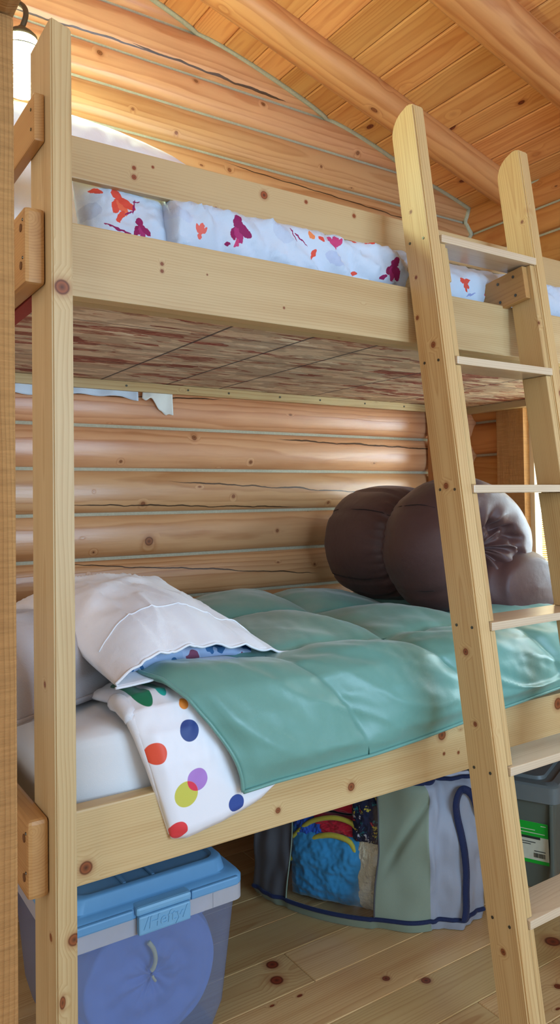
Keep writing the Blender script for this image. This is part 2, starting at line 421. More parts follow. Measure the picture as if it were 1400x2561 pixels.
def bamboo():
    w = NT('bamboo_blind'); p = w.pos()
    sp = w.node('SeparateXYZ'); w.link(p, sp.inputs[0])
    n = w.noise(w.vmath('MULTIPLY', p, (1, 3, 160)), 1, 2)
    col = w.ramp(n, [(.3, (196, 160, 96)), (.5, (232, 206, 146)), (.7, (244, 226, 176))])
    st = w.math('LESS_THAN', w.math('ABSOLUTE', w.math('SUBTRACT', w.math('FRACT', w.math('DIVIDE', sp.outputs[1], .16)), .5)), .02)
    col = w.mix(w.math('MULTIPLY', st, .7), col, lin((110, 84, 54)))
    bs = w.node('BsdfPrincipled'); w.link(col, bs.inputs['Base Color']); bs.inputs['Roughness'].default_value = .6
    tr = w.node('BsdfTranslucent'); w.link(col, tr.inputs[0])
    mx = w.node('MixShader'); mx.inputs[0].default_value = .22; w.link(bs.outputs[0], mx.inputs[1]); w.link(tr.outputs[0], mx.inputs[2])
    w.link(mx.outputs[0], w.out.inputs[0]); return w.m
M_bam = bamboo()
B = Boards(); z = .81
while z < 1.69:
    B.box((WX+.012, -.485, z), (WX+.0160, .762, z+.0075), 1, .0014, seg=1); z += .0088
B.build('bamboo_blind', M_bam, win)
for y in (.62, .30, -.02, -.34): tube('blind_cord', [(WX+.008, y, .81), (WX+.008, y, 1.69)], .0014, M_hole, win, 6)

# ceiling: boards run in depth, on a plane that falls to the right
ca, cb = 1.94037+Z0, -.271204; SL = math.sqrt(1+cb*cb)
def roof(x): return ca+cb*x
B = Boards(); pitch = .1185; x = 2.30; 
Mroof = None
k = 0
xs0 = 1.149+.1195*10
th = math.atan(cb)
x = xs0
while x > -2.6:
    xa = x-.1195; c = ((x+xa)/2)
    M = Matrix.Translation((c, 0, roof(c))) @ Matrix.Rotation(-th, 4, 'Y')
    w2 = .1195*SL/2
    B.box((-w2+.0006, -2.6, 0), (w2-.0006, 1.2, .02), 1, .0055, M=M, seg=1, pith=(random.uniform(.03, .1), random.uniform(-.03, .03)))
    x = xa
o = B.build('ceiling', M_ceil); struct(o, 'sloping ceiling of narrow tongue and groove pine boards')
def rafter(name, y, r, d, label):
    B = Boards(); bm = bmesh.new(); n = 28; rows = []
    for i in range(41):
        x = -2.6+i/40*4.84; row = []
        for k in range(n):
            t = 2*PI*k/n; rr = r*(1+.03*nz(x*1.1, y*5, k*.05)+.02*nz(x*3, math.cos(t), math.sin(t)))
            off = (-d+rr*math.sin(t))
            row.append(bm.verts.new((x+off*(-cb/SL), y+rr*math.cos(t), roof(x)+off/SL)))
        rows.append(row)
    for i in range(40):
        for k in range(n): bm.faces.new([rows[i][k], rows[i][(k+1) % n], rows[i+1][(k+1) % n], rows[i+1][k]])
    bm.faces.new(rows[0]); bm.faces.new(rows[-1][::-1])
    base = Vector((0, y, 0)); bmesh.ops.recalc_face_normals(bm, faces=bm.faces[:])
    off = random.uniform(-5, 5); s0 = len(B.v)
    for v in bm.verts: 
        B.v.append(tuple(v.co)); B.g.append((v.co.x+off, v.co.y-y+.02, v.co.z-roof(v.co.x)+d+.012)); B.t.append(.5)
    bm.verts.index_update()
    for f in bm.faces: B.f.append([v.index for v in f.verts]); B.mi.append(0)
    bm.free()
    o = B.build(name, M_beam, smooth=True); struct(o, label); flat_by_angle(o, 50)
rafter('trim_1', .838, .070, .020, 'round log rafter under the ceiling nearest the back wall')
rafter('trim_2', .250, .080, .022, 'round log rafter crossing the top right of the ceiling')
# caulk bead where the back wall meets the ceiling, following the logs
def wall_y(z):
    zz = z-Z0
    for i in range(len(SEAMS)-1):
        if SEAMS[i] <= zz <= SEAMS[i+1]:
            t = (zz-(SEAMS[i]+SEAMS[i+1])/2)/((SEAMS[i+1]-SEAMS[i])/2); return WY-.046*(.25+.75*max(0, 1-t*t)**.4)
    return WY
pts = []
for i in range(241):
    x = -2.5+i/240*4.70; z = roof(x)-.004; pts.append((x, wall_y(z)-.001, z))
o = tube('trim_3', pts, .0095, M_chink, None, 8); struct(o, 'pale caulk bead between the back wall and the ceiling')
pts = [(2.205+.01*math.sin(i*.9), -2.4+i/60*3.5, roof(2.205)-.006) for i in range(61)]
o = tube('trim_4', pts, .010, M_chink, None, 8); struct(o, 'pale caulk bead between the side wall and the ceiling')
pts = []
for i in range(60):
    z = 1.72+i/59*(roof(2.2)-1.72-.01); zz = z-Z0; t = 0
    for j in range(len(RS)-1):
        if RS[j] <= zz <= RS[j+1]: t = (zz-(RS[j]+RS[j+1])/2)/((RS[j+1]-RS[j])/2)
    pts.append((WX-.046*(.25+.75*max(0, 1-t*t)**.4), wall_y(z)-.002, z))
o = tube('trim_5', pts, .011, M_chink, None, 8); struct(o, 'pale caulk bead up the corner of the log walls')

# floor boards run along the bed
B = Boards(); y = .112+.15*8; k = 0
while y > -2.6:
    x0 = -2.6-random.random()*1.2
    while x0 < 2.4:
        x1 = x0+random.uniform(3.0, 4.2)
        B.box((max(x0, -2.6)+.0004, y-.15+.0005, -.02), (min(x1, 2.4)-.0004, y-.0005, 0), 0, .0022, seg=1, pith=(random.uniform(-.07, .07), random.uniform(-.06, -.02)))
        x0 = x1
    y -= .15
o = B.build('floor', M_floor); struct(o, 'floor of wide varnished pine boards with dark knots')

# rough timber of the doorway at the left edge, close to the viewer
o = board('trim_6', (-.30, -.345, 0), (-.1835, -.245, Z0+.648), 2, M_rough, None, .006); struct(o, 'rough sawn timber post at the left edge')
o = board('trim_7', (-.31, -1.30, Z0+.650), (-.178, -.235, Z0+.80), 1, M_rough, None, .018); struct(o, 'rough timber beam lying on the post at the left edge')

# ------------------------------------------------------------------ bunk bed
bed = thing('bunk_bed', (.95, .55, 0), 'pale pine bunk bed with a guard rail, standing along the log wall', 'bunk bed')
def post(x0, y0, top, mat, rough_top=True):
    B = Boards(); bm = bmesh.new(); bmesh.ops.create_cube(bm, size=1)
    for v in bm.verts: v.co = Vector((x0+(v.co.x+.5)*.038, y0+(v.co.y+.5)*.14, (v.co.z+.5)*top + (.006*(-v.co.x*2) if v.co.z > 0 else 0)))
    bmesh.ops.bevel(bm, geom=bm.edges[:], offset=.003, segments=2, affect='EDGES')
    B.add(bm, 2, Vector((x0, y0, 0)), pith=(.03, -.06), tone=.55); return B.build('post', mat, bed)
post(-.038, 0, Z0+.879, M_post)
post(-.038, .95, Z0+.879, M_post)
post(1.886, 0, Z0+.80, M_post)
post(1.886, .945, Z0+.392, M_rear)
board('side_rail', (0, .050, Z0+.392), (2.10, .088, Z0+.532), 0, M_urail, bed, .003, tone=.5, pith=(.03, .07))
board('side_rail', (0, .050, Z0-.712), (1.8855, .088, Z0-.572), 0, M_lrail, bed, .004, tone=.55, pith=(.02, .06))
board('guard_rail', (0, .150, Z0+.661), (2.10, .169, Z0+.7485), 0, M_guard, bed, .003, tone=.5, pith=(.03, .05))
board('side_rail', (0, 1.03, Z0-.712), (1.90, 1.068, Z0-.572), 0, M_lrail, bed, .003)
def end_rail(z1, h, t, y0=.039):
    r = board('end_rail', (-.038-t, y0, Z0+z1-h), (-.0385, 1.05, Z0+z1), 1, M_end, bed, .008 if h > .1 else .003, tone=.5, pith=(-.05, .01))
    return r
def disc(name, c, r, axis, mat, parent, sy=1.0):
    bm = bmesh.new(); bmesh.ops.create_cone(bm, cap_ends=True, segments=14, radius1=r, radius2=r, depth=.002)
    R = {'x': Matrix.Rotation(PI/2, 4, 'Y'), 'y': Matrix.Rotation(PI/2, 4, 'X'), 'z': Matrix.Identity(4)}[axis]
    bmesh.ops.transform(bm, matrix=Matrix.Translation(c) @ R, verts=bm.verts[:])
    me = bpy.data.meshes.new(name); bm.to_mesh(me); bm.free()
    return obj(name, me, mat, parent)
e1 = end_rail(.5425, .140, .038); e2 = end_rail(-.567, .140, .038); e3 = end_rail(.757, .089, .0195)
for e, z in ((e1, .5425), (e2, -.567)):
    for dz in (-.035, -.105):
        disc('plug', (-.0765, .062, Z0+z+dz), .0075, 'x', M_hole, e); disc('screw', (-.0765, .050, Z0+z+dz+.012), .0028, 'x', M_screw, e)
for dz in (-.025, -.062): disc('screw', (-.058, .06, Z0+.757+dz), .003, 'x', M_screw, e3)
board('deck_panel', (-.005, .092, Z0+.405), (2.14, 1.085, Z0+.416), 0, M_osb, bed, .0008)
board('deck_edge', (-.037, .10, Z0+.402), (-.006, 1.06, Z0+.417), 1, M_red, bed, .001)
board('ledger', (0, .0885, Z0+.3925), (2.10, .124, Z0+.404), 0, M_urail, bed, .002)
lb = board('ledger', (-.03, 1.062, Z0+.374), (2.12, 1.081, Z0+.4045), 0, M_lrail, bed, .002, tone=.3)
board('ledger', (2.10, .05, Z0+.375), (2.135, 1.061, Z0+.4045), 1, M_urail, bed, .002, tone=.2)
for x in (0.5071, 0.7318, 0.8934, 1.1126, 1.298, 1.5223, 1.7348):
    disc('screw', (x, 1.0615, Z0+.390), .0038, 'y', M_screw, lb)
board('lower_deck', (.0, .09, Z0-.712), (1.90, 1.03, Z0-.697), 0, M_osb, bed, .001)

# ------------------------------------------------------------------ ladder
PH = .1449; sP, cP = math.sin(PH), math.cos(PH)
LX, LW = .856, .3926; LY0, = -.0368,
lad = thing('ladder', (LX+.2, -.3, 0), 'leaning pine ladder with plain board steps hooked over the upper rail', 'ladder')
# local ladder frame: w = depth from the front edge (0) to the back edge (.089), t = distance up along the stringer
Fr = Vector((0, LY0-cP*.089, Z0+sP*.089))
def LM(x0):   # local (x, w, t) -> world
    M = Matrix.Identity(4)
    M.col[0][:3] = (1, 0, 0); M.col[1][:3] = (0, cP, -sP); M.col[2][:3] = (0, sP, cP); M.col[3][:3] = (x0, Fr.y, Fr.z); return M
def t_at(w, z): return (z-Fr.z+w*sP)/cP
def stringer(x0, toff, mat):
    bm = bmesh.new(); top = 1.0+toff
    pts = [(0, t_at(0, .001)), (.089, t_at(.089, .001))]
    pts += [(.089, top-.055)]
    for i in range(1, 9):
        a = i/8*PI*.40; pts.append((.089-.060*(1-math.cos(a)), top-.055+.058*math.sin(a)))
    pts += [(.020, top+.006), (.0, top-.004)]
    A = [bm.verts.new((0, w, t)) for w, t in pts]; Bv = [bm.verts.new((.038, w, t)) for w, t in pts]
    bm.faces.new(A[::-1]) ; bm.faces.new(Bv)
    for i in range(len(pts)):
        j = (i+1) % len(pts); bm.faces.new([A[i], A[j], Bv[j], Bv[i]])
    bmesh.ops.recalc_face_normals(bm, faces=bm.faces[:])
    ed = [e for e in bm.edges]
    bmesh.ops.bevel(bm, geom=ed, offset=.0035, segments=2, affect='EDGES', clamp_overlap=True)
    B = Boards(); B.add(bm, 2, Vector((0, 0, 0)), LM(x0), .55, 0, (.02, -.04)); return B.build('stringer', mat, lad)
stringer(LX, -.012, M_lad); stringer(LX+LW, -.032, M_lad)
STEPS = [.6480, .3400, .0290, -.2870, -.6030, -.9190]
ST = .019
for i, z in enumerate(STEPS):
    z += Z0; yf = Fr.y+t_at(0, z)*sP-.006
    board('step', (LX+.0385, yf, z-ST), (LX+LW-.0005, yf+.098, z), 0, M_step, lad, .002, tone=.55, pith=(.03, .05))
tops = [Z0+z for z in STEPS]
for s, x0 in (('l', LX+.038), ('r', LX+LW-.019)):
    for i in range(6):
        zt = tops[i]-ST; zb = tops[i+1] if i < 5 else .001
        bm = bmesh.new(); q = [(.003, zt-.0005), (.084, zt-.0005), (.084, zb+.0005), (.003, zb+.0005)]
        A = [bm.verts.new((0, w, t_at(w, z))) for w, z in q]; Bv = [bm.verts.new((.0185, w, t_at(w, z))) for w, z in q]
        bm.faces.new(A); bm.faces.new(Bv[::-1])
        for k in range(4): j = (k+1) % 4; bm.faces.new([A[k], Bv[k], Bv[j], A[j]])
        bmesh.ops.recalc_face_normals(bm, faces=bm.faces[:])
        bmesh.ops.bevel(bm, geom=bm.edges[:], offset=.002, segments=1, affect='EDGES')
        B = Boards(); B.add(bm, 2, Vector((0, 0, 0)), LM(x0), .45); B.build('cleat', M_lad, lad)
# hook blocks that rest on the upper rail
for x0, nm in ((LX+.0568, 'l'), (LX+LW-.0382, 'r')):
    t1 = t_at(.08, Z0+.620)
    b = Boards(); b.box((0, .016, t1-.094), (.0188, .175, t1-.004), 1, .002, LM(x0), tone=.3); blk = b.build('hook_block', M_end if nm == 'r' else M_lad, lad)
    if nm == 'r':
        for w, dt in ((.05, -.022), (.05, -.075), (.105, -.022), (.105, -.075)):
            c = LM(x0) @ Vector((-.0003, w, t1+dt)); disc('screw', c, .0042, 'x', M_screw, blk)
# screw heads on the stringers
for (wv, zz) in ((.02, STEPS[0]), (.068, STEPS[0]), (.02, STEPS[1]), (.068, STEPS[1]), (.02, STEPS[2]), (.068, STEPS[2]), (.02, STEPS[3]), (.068, STEPS[3]), (.02, STEPS[4]), (.068, STEPS[4]), (.02, STEPS[5]), (.068, STEPS[5])):
    c = LM(LX) @ Vector((-.0005, wv, t_at(wv, Z0+zz-.010))); disc('screw', c, .0034, 'x', M_screw, lad)


# ------------------------------------------------------------------ lower bunk bedding
def rounded_block(name, lo, hi, r, mat, parent=None, sub=10, wr=.004, seed=0.):
    lo = Vector(lo); hi = Vector(hi); c = (lo+hi)/2; h = (hi-lo)/2
    bm = bmesh.new(); bmesh.ops.create_cube(bm, size=2)
    bmesh.ops.subdivide_edges(bm, edges=bm.edges[:], cuts=sub, use_grid_fill=True)
    for v in bm.verts:
        p = Vector((v.co.x*h.x, v.co.y*h.y, v.co.z*h.z))
        q = Vector((max(-h.x+r, min(h.x-r, p.x)), max(-h.y+r, min(h.y-r, p.y)), max(-h.z+r, min(h.z-r, p.z))))
        d = p-q
        if d.length > 1e-6: p = q+d.normalized()*r*min(1, 1)
        w = noise.noise(Vector((p.x*5+seed, p.y*5, p.z*7)))*wr
        p += (p-Vector((0, 0, 0))).normalized()*w
        v.co = p+c
    bmesh.ops.recalc_face_normals(bm, faces=bm.faces[:])
    me = bpy.data.meshes.new(name); bm.to_mesh(me); bm.free()
    return obj(name, me, mat, parent, True)

M_sheet = cloth('white_fitted_sheet', (236, 236, 238), .75, 700, .12, fold_noise=0)
M_white = cloth('white_pillowcase', (238, 238, 246), .75, 700, .25, fold_noise=22)
M_grey = cloth('grey_linen', (176, 170, 172), .9, 420, .6, var=.16)
M_green = cloth('green_satin_comforter', (106, 158, 148), .36, 900, .16, fold_noise=14, sheen=.3, spec=.6, var=.03)
M_brown = cloth('brown_polyester', (88, 60, 58), .42, 900, .28, fold_noise=13, sheen=.08, spec=.42, var=.06)
M_thread = plain('dark_stitching', (44, 36, 38), .8)

mat_ = rounded_block('mattress', (.012, .098, Z0-.696), (1.875, 1.025, Z0-.447), .035, M_sheet, None, 14, .006)
tag(mat_, 'thick mattress in a plain white sheet on the lower bunk', 'mattress')

# --- green comforter: a = coordinate along the bed in the cloth, v from the wall to the front hem
def com_shift(y): return .155*sm(.16, 0, 0)*0
HEMX = [.0, .32, .402, .514, .677, .832, .982, 1.163, 1.381, 1.95]
HEMZ = [-.60, -.600, -.596, -.598, -.597, -.588, -.574, -.560, -.543, -.52]
SEAMA = [.19, .53, .905, 1.275, 1.72]
def cell(a, xs):
    for i in range(len(xs)-1):
        if a <= xs[i+1] or i == len(xs)-2:
            return i, (a-xs[i])/(xs[i+1]-xs[i])
def puff(t, p=.55): return max(0., math.sin(PI*max(0, min(1, t))))**p
def com(u, v):
    a = .19+u*1.53
    # profile: arc parameter
    if v < .62:
        s = v/.62; y = 1.055+(.175-1.055)*s; z = -.400+.016*s; drop = 0
        nrm = Vector((0, 0, 1)); sh = .13*(1-s)**1.1*.7
    else:
        s = (v-.62)/.38
        hz = interp(HEMX, HEMZ, a+.14)
        P = [(.175, -.384), (.120, -.390), (.076, -.412), (.050, -.452), (.036, -.510), (.022, hz+.02), (.0215, hz)]
        q = table([[p[0]] for p in P], [0, 1], [0, .18, .34, .5, .7, .93, 1], 0, s) if False else None
        sp = interp([0, .18, .34, .5, .7, .93, 1], list(range(7)), s)
        k = min(int(sp), 5); f = sp-k
        y = P[k][0]*(1-f)+P[k+1][0]*f; z = P[k][1]*(1-f)+P[k+1][1]*f
        ang = sm(0, .55, s)*PI/2
        nrm = Vector((0, -math.sin(ang), math.cos(ang)))
        sh = .155*sm(0, 1, s)**.8; drop = s
    x = a+sh
    # quilting
    iv, tv = cell(v, [0, .30, .58, 1.0001])
    ia, ta = cell(a, SEAMA)
    hq = .052*min(puff(ta, .45), 1)*puff(tv, .42)
    if iv == 2: hq *= .62
    # wrinkles
    w = .010*nz(a*6+y*7, v*6, 3)+.005*nz(a*13-v*10, v*13, 7)+.0016*nz(a*34, v*20+a*20, 1)
    rid = abs(nz(a*4.5-v*5.0+2, v*3.2+a*1.5, 9)); w += .011*(1-min(1, rid*2.4))**2*(.25+.75*drop)
    w += .010*sm(.25, 0, tv if iv == 2 else 1)*math.sin(a*60)*.25
    amp = 1-.85*sm(.93, 1, v)
    h = (hq+w)*amp*(1-.8*sm(.03, 0, u))+.024*sm(.16, .02, u)*(1 if v > .5 else 0)*(1-.5*sm(.9, 1, v))
    if v < .62: h += .045*math.exp(-((a-.70)/.42)**2-((y-.82)/.30)**2)+.012*math.exp(-((a-1.05)/.3)**2-((y-1.0)/.15)**2)
    p = Vector((x, y, z+Z0))+nrm*h
    if drop > .55: p.y = min(p.y, .040)
    return tuple(p)
gc = grid('comforter', com, 150, 120, M_green, None, thick=.012, offset=-1, flip=True)
tag(gc, 'sea green quilted comforter spread over the lower bunk and hanging over its rail', 'comforter')
def hemline(n, v, a0=0., a1=1., off=.002):
    return [tuple(Vector(com(a0+(a1-a0)*i/n, v))+Vector((0, -off, 0))) for i in range(n+1)]
M_gthread = plain('dark_green_stitching', (52, 96, 88), .7)
for a_ in SEAMA[1:-1]:
    uu = (a_-.19)/1.53; tube('quilt_seam', [com(uu, .04+.955*i/70) for i in range(71)], .0022, M_gthread, gc, 5)
for v_ in (.30, .58): tube('quilt_seam', [com(.01+.98*i/90, v_) for i in range(91)], .0022, M_gthread, gc, 5)
tube('hem_piping', hemline(80, 1.), .0042, M_green, gc, 6)
tube('hem_piping', [com(0, .60+.40*i/40) for i in range(41)], .0042, M_green, gc, 6)

# --- polka dot duvet peeping out under the comforter
DOTS = [(0.1694, 0.8448, .0205, (20, 124, 84)), (0.2129, 0.8461, .011, (40, 176, 160)), (0.1843, 0.8834, .016, (190, 40, 84)), (0.2426, 0.8192, .010, (238, 140, 50)),
        (0.244, 0.7705, .0212, (42, 66, 132)), (0.1691, 0.7401, .0215, (232, 84, 56)), (0.2508, 0.6766, .0228, (176, 128, 206)), (0.226, 0.6528, .0258, (206, 202, 84)),
        (0.3385, 0.609, .0185, (48, 76, 150)), (0.2105, 0.5843, .0185, (232, 66, 72)), (0.4196, 0.6491, .016, (40, 100, 170)), (0.5101, 0.6401, .011, (30, 140, 110))]
M_dots = cloth('polka_dot_cotton', (240, 240, 246), .5, 800, .08, sheen=.2, spec=.4, dots=DOTS, overlap=([(0.2508, 0.6766), (0.226, 0.6528)], (226, 56, 84)), var=.02) if False else \
         cloth('polka_dot_cotton', (240, 240, 246), .5, 800, .08, sheen=.2, spec=.4, dots=DOTS, overlap=([DOTS[6][:2], DOTS[7][:2]], (226, 56, 84)), var=.02)
def dot_outer(u, v):
    # u along the bed from the left edge, v from under the pillow to the bottom hem
    P = [(.34, -.425), (.20, -.405), (.125, -.400), (.082, -.418), (.056, -.46), (.040, -.52), (.032, -.59), (.030, -.672)]
    sp = v*7; k = min(int(sp), 6); f = sp-k
    y = P[k][0]*(1-f)+P[k+1][0]*f
    zb = P[7][1]+interp([0, .1, .35, .7, 1], [.006, 0, .012, .035, .085], u)
    z = P[k][1]*(1-f)+(P[k+1][1] if k < 6 else zb)*f if k >= 6 else P[k][1]*(1-f)+P[k+1][1]*f
    xl = interp([-.8, -.672, -.59, -.50, -.41, -.36, -.2], [.205, .200, .176, .150, .124, .114, .112], z)
    xr = interp([-.8, -.60, -.45, -.35, -.2], [.515, .500, .48, .45, .45], z)
    x = xl+(xr-xl)*u
    # rounded bottom corner
    return x, y, z
def dot_sheet(u, v):
    x, y, z = dot_outer(u, v)
    w = .006*nz(u*7, v*6, 4)+.004*nz(u*15+v*5, v*9, 8)
    w += .012*math.exp(-((u-.33-.25*v)/.06)**2)*sm(.2, .5, v)*sm(1., .6, v)
    edge = math.sin(PI*min(1, max(0, u*6))*.5)
    h = (.022*edge**.5)*(1-.0*v) if u < .17 else .022
    h += w*sm(0, .1, u)
    h *= 1-.75*sm(.32, .62, u)*sm(1., .8, v)
    h *= (1-.75*sm(.955, 1, v))
    if v < .45: n = Vector((0, -sm(.2, .45, v), 1)).normalized()
    else: n = Vector((0, -1, .15)).normalized()
    p = Vector((x, y, z+Z0))+n*(h-.012)
    p.y = max(p.y, .0265)+.010*sm(.5, .8, u) if v > .7 else p.y
    return tuple(p)
dd = grid('duvet', dot_sheet, 70, 70, M_dots, None, thick=.016, offset=-1, flip=True)
tag(dd, 'white duvet with large coloured polka dots hanging from under the green comforter', 'duvet')
tube('edge_roll', [(lambda p: (p[0]+.012, p[1]+.006, p[2]))(dot_sheet(0, .22+.76*i/40)) for i in range(41)], .017, M_white, dd, 12, rfn=lambda t: .019-.007*t)

# --- pillows
def frame_pt(o, a, b, s, t): return Vector((o[0]+a[0]*s+b[0]*t, o[1]+a[1]*s+b[1]*t, 0))
def shell_pillow(name, top, bot, mat, parent=None, nu=70, nv=70):
    """closed cushion between two height fields given as functions of (u,v)->Vector"""
    vs = []; fs = []; W = nu+1
    for fn in (top, bot):
        for j in range(nv+1):
            for i in range(nu+1): vs.append(tuple(fn(i/nu, j/nv)))
    n = W*(nv+1)
    for j in range(nv):
        for i in range(nu):
            a = j*W+i; fs.append([a, a+1, a+W+1, a+W]); fs.append([n+a, n+a+W, n+a+W+1, n+a+1])
    for i in range(nu):
        fs.append([i+1, i, n+i, n+i+1]); b = nv*W+i; fs.append([b, b+1, n+b+1, n+b])
    for j in range(nv):
        a = j*W; fs.append([a, a+W, n+a+W, n+a]); b = j*W+nu; fs.append([b+W, b, n+b, n+b+W])
    me = bpy.data.meshes.new(name); me.from_pydata(vs, [], fs); me.validate(); me.update()
    return obj(name, me, mat, parent, True)

def cushion(name, c, ax, ay, az, La, Lb, T, mat, parent=None, seed=0, wr=.010, pin=.06, p=2.4, flat=.0, n=70, sag=None):
    """pillow about centre c with half lengths La, Lb and half thickness T"""
    ax, ay, az = Vector(ax).normalized(), Vector(ay).normalized(), Vector(az).normalized(); c = Vector(c)
    def pt(u, v, sgn):
        U, V = 2*u-1, 2*v-1
        x = U*La*(1-pin*(1-V*V)); y = V*Lb*(1-pin*(1-U*U))
        t = max(0, (1-abs(U)**p)*(1-abs(V)**p))**.55
        w = wr*(nz(U*2.2+seed, V*2.2, sgn*2)+.6*nz(U*5+seed, V*5, sgn*3)+.35*nz(U*11, V*9+seed, sgn))
        # pulls from the corners
        rr = math.atan2(V, U); w += wr*.5*math.sin(rr*9+seed)*t*(abs(U*V))
        h = sgn*(T*t*(1-flat*(sgn < 0))+.003)+w*(t**.4)
        q = c+ax*x+ay*y+az*h
        if sag: q.z += sag(U, V)
        return q
    return shell_pillow(name, lambda u, v: pt(u, v, 1), lambda u, v: pt(u, v, -1), mat, parent, n, n)

# grey pillow below the white one
ga, gb = Vector((.80, .60, 0)), Vector((-.60, .80, 0))
gO = Vector((-.125, .130, 0))
def gtop(u, v):
    s = -.02+u*.60; t = -.015+v*.50
    p = gO+ga*s+gb*t
    e = max(0, (1-abs(2*u-1)**3.0))*max(0, (1-abs(2*v-1)**3.2)); e = e**.42
    w = .008*nz(u*5, v*5, 1)+.005*nz(u*12, v*10, 5)+.006*nz(u*3+v*9, v*3, 2)
    return Vector((p.x, p.y, Z0-.415+.175*e+w*e-.02*u))
def gbot(u, v):
    s = -.02+u*.60; t = -.015+v*.50
    p = gO+ga*s+gb*t
    e = max(0, (1-abs(2*u-1)**3.0))*max(0, (1-abs(2*v-1)**3.2)); e = e**.45
    return Vector((p.x-gb.x*0, p.y, Z0-.421-.02*e-.02*u))
gp = shell_pillow('pillow', gtop, gbot, M_grey, None, 80, 60)
tag(gp, 'grey linen pillow squeezed under the white pillow at the bed head', 'pillow', None)
tube('seam', [tuple(gtop(i/60, .0)+Vector((0, -.002, .0))) for i in range(61)], .004, M_grey, gp, 6)

# white pillow with an open pillowcase end facing the room
wa, wb = Vector((.976, .218, 0)), Vector((-.06, .998, 0))
wO = Vector((.116, .118, 0)); WL = .462
SS = [0, .12, .3, .55, .8, 1]; TT = [0, .18, .4, .75, 1]
TOP = [[-.366, -.332, -.320, -.328, -.358, -.384],
       [-.335, -.262, -.236, -.246, -.300, -.376],
       [-.292, -.228, -.206, -.212, -.262, -.350],
       [-.262, -.225, -.206, -.208, -.236, -.296],
       [-.290, -.272, -.262, -.258, -.262, -.300]]
BOT = [[-.374, -.374, -.370, -.372, -.384, -.392],
       [-.352, -.345, -.345, -.352, -.376, -.390],
       [-.318, -.310, -.310, -.330, -.355, -.378],
       [-.290, -.290, -.290, -.295, -.310, -.330],
       [-.300, -.296, -.290, -.285, -.290, -.306]]
def wxy(u, v):
    s = u*WL*(1+.05*(1-v)); t = v*.74
    s += .05*u**6*(1-v)**6
    p = wO+wa*s+wb*t
    return p
def wtop(u, v):
    p = wxy(u, v); z = table(TOP, SS, TT, u, v)
    e = min(1, 8*u)*min(1, 8*(1-u))
    w = .011*nz(u*5, v*5.5, 2)+.006*nz(u*12+v*6, v*9, 6)+.008*math.exp(-((v-.32-.35*u)/.05)**2)
    w += .006*(1-min(1, abs(nz(u*7+v*3, v*4.0, 12))*4))**2
    if v < .15: w += .003*math.sin(u*17+4*nz(u*4, v))*sm(.15, 0.02, v)
    return Vector((p.x, p.y, z+Z0+w*e))
def wbot(u, v):
    p = wxy(u, v); z = table(BOT, SS, TT, u, v)
    w = .003*nz(u*9, v*6, 8)
    return Vector((p.x-wb.x*0, p.y, z+Z0+w*min(1, 8*u)))
wp = thing('pillow', tuple(wO+Vector((0, .2, Z0-.39))), 'white pillow with an open pillowcase end, heaped on top of the grey pillow', 'pillow')
def sheet(name, fn, nu, nv, mat, parent, flip=False, thick=.003):
    return grid(name, lambda u, v: tuple(fn(u, v)), nu, nv, mat, parent, thick=thick, offset=-1, flip=flip)
def wcase(u, v):
    # wraps: bottom lip -> left side -> top -> right side in one tube, u around, v along
    ang = u
    if ang < .5: return wtop(ang*2, v)
    return wbot(2-ang*2, v)
grid('pillowcase', lambda u, v: tuple(wcase(u, v)), 160, 80, M_white, wp, closed_u=True, thick=.0025, offset=-1, flip=False)
tube('hem_stitching', [tuple(wtop(.03+.94*i/60, .155)+Vector((0, 0, .0008))) for i in range(61)], .0016, M_white, wp, 5)
tube('case_lip', [tuple(wtop(i/80, .0)) for i in range(81)], .0032, M_white, wp, 6)
tube('case_lip', [tuple(wbot(i/80, .0)) for i in range(81)], .0032, M_white, wp, 6)
M_blue = cloth('blue_printed_pillow', (150, 172, 206), .7, 600, .1, leaves=[])
def blue_print():
    w = NT('blue_print_cotton'); p = w.pos()
    n = w.noise(p, 16, 2)
    col = w.ramp(n, [(.36, (40, 74, 132)), (.44, (64, 110, 160)), (.5, (170, 188, 222)), (.62, (190, 200, 232)), (.66, (150, 84, 110))], 'CONSTANT')
    w.bsdf(col, .7, .2); return w.m
ip = shell_pillow('inner_pillow', lambda u, v: wtop(.06+.86*u, .06+.85*v)+Vector((0, 0, -.010-.03*(1-min(1, v*4)))), lambda u, v: wbot(.06+.86*u, .06+.85*v)+Vector((0, 0, .006)), blue_print(), wp, 40, 30)

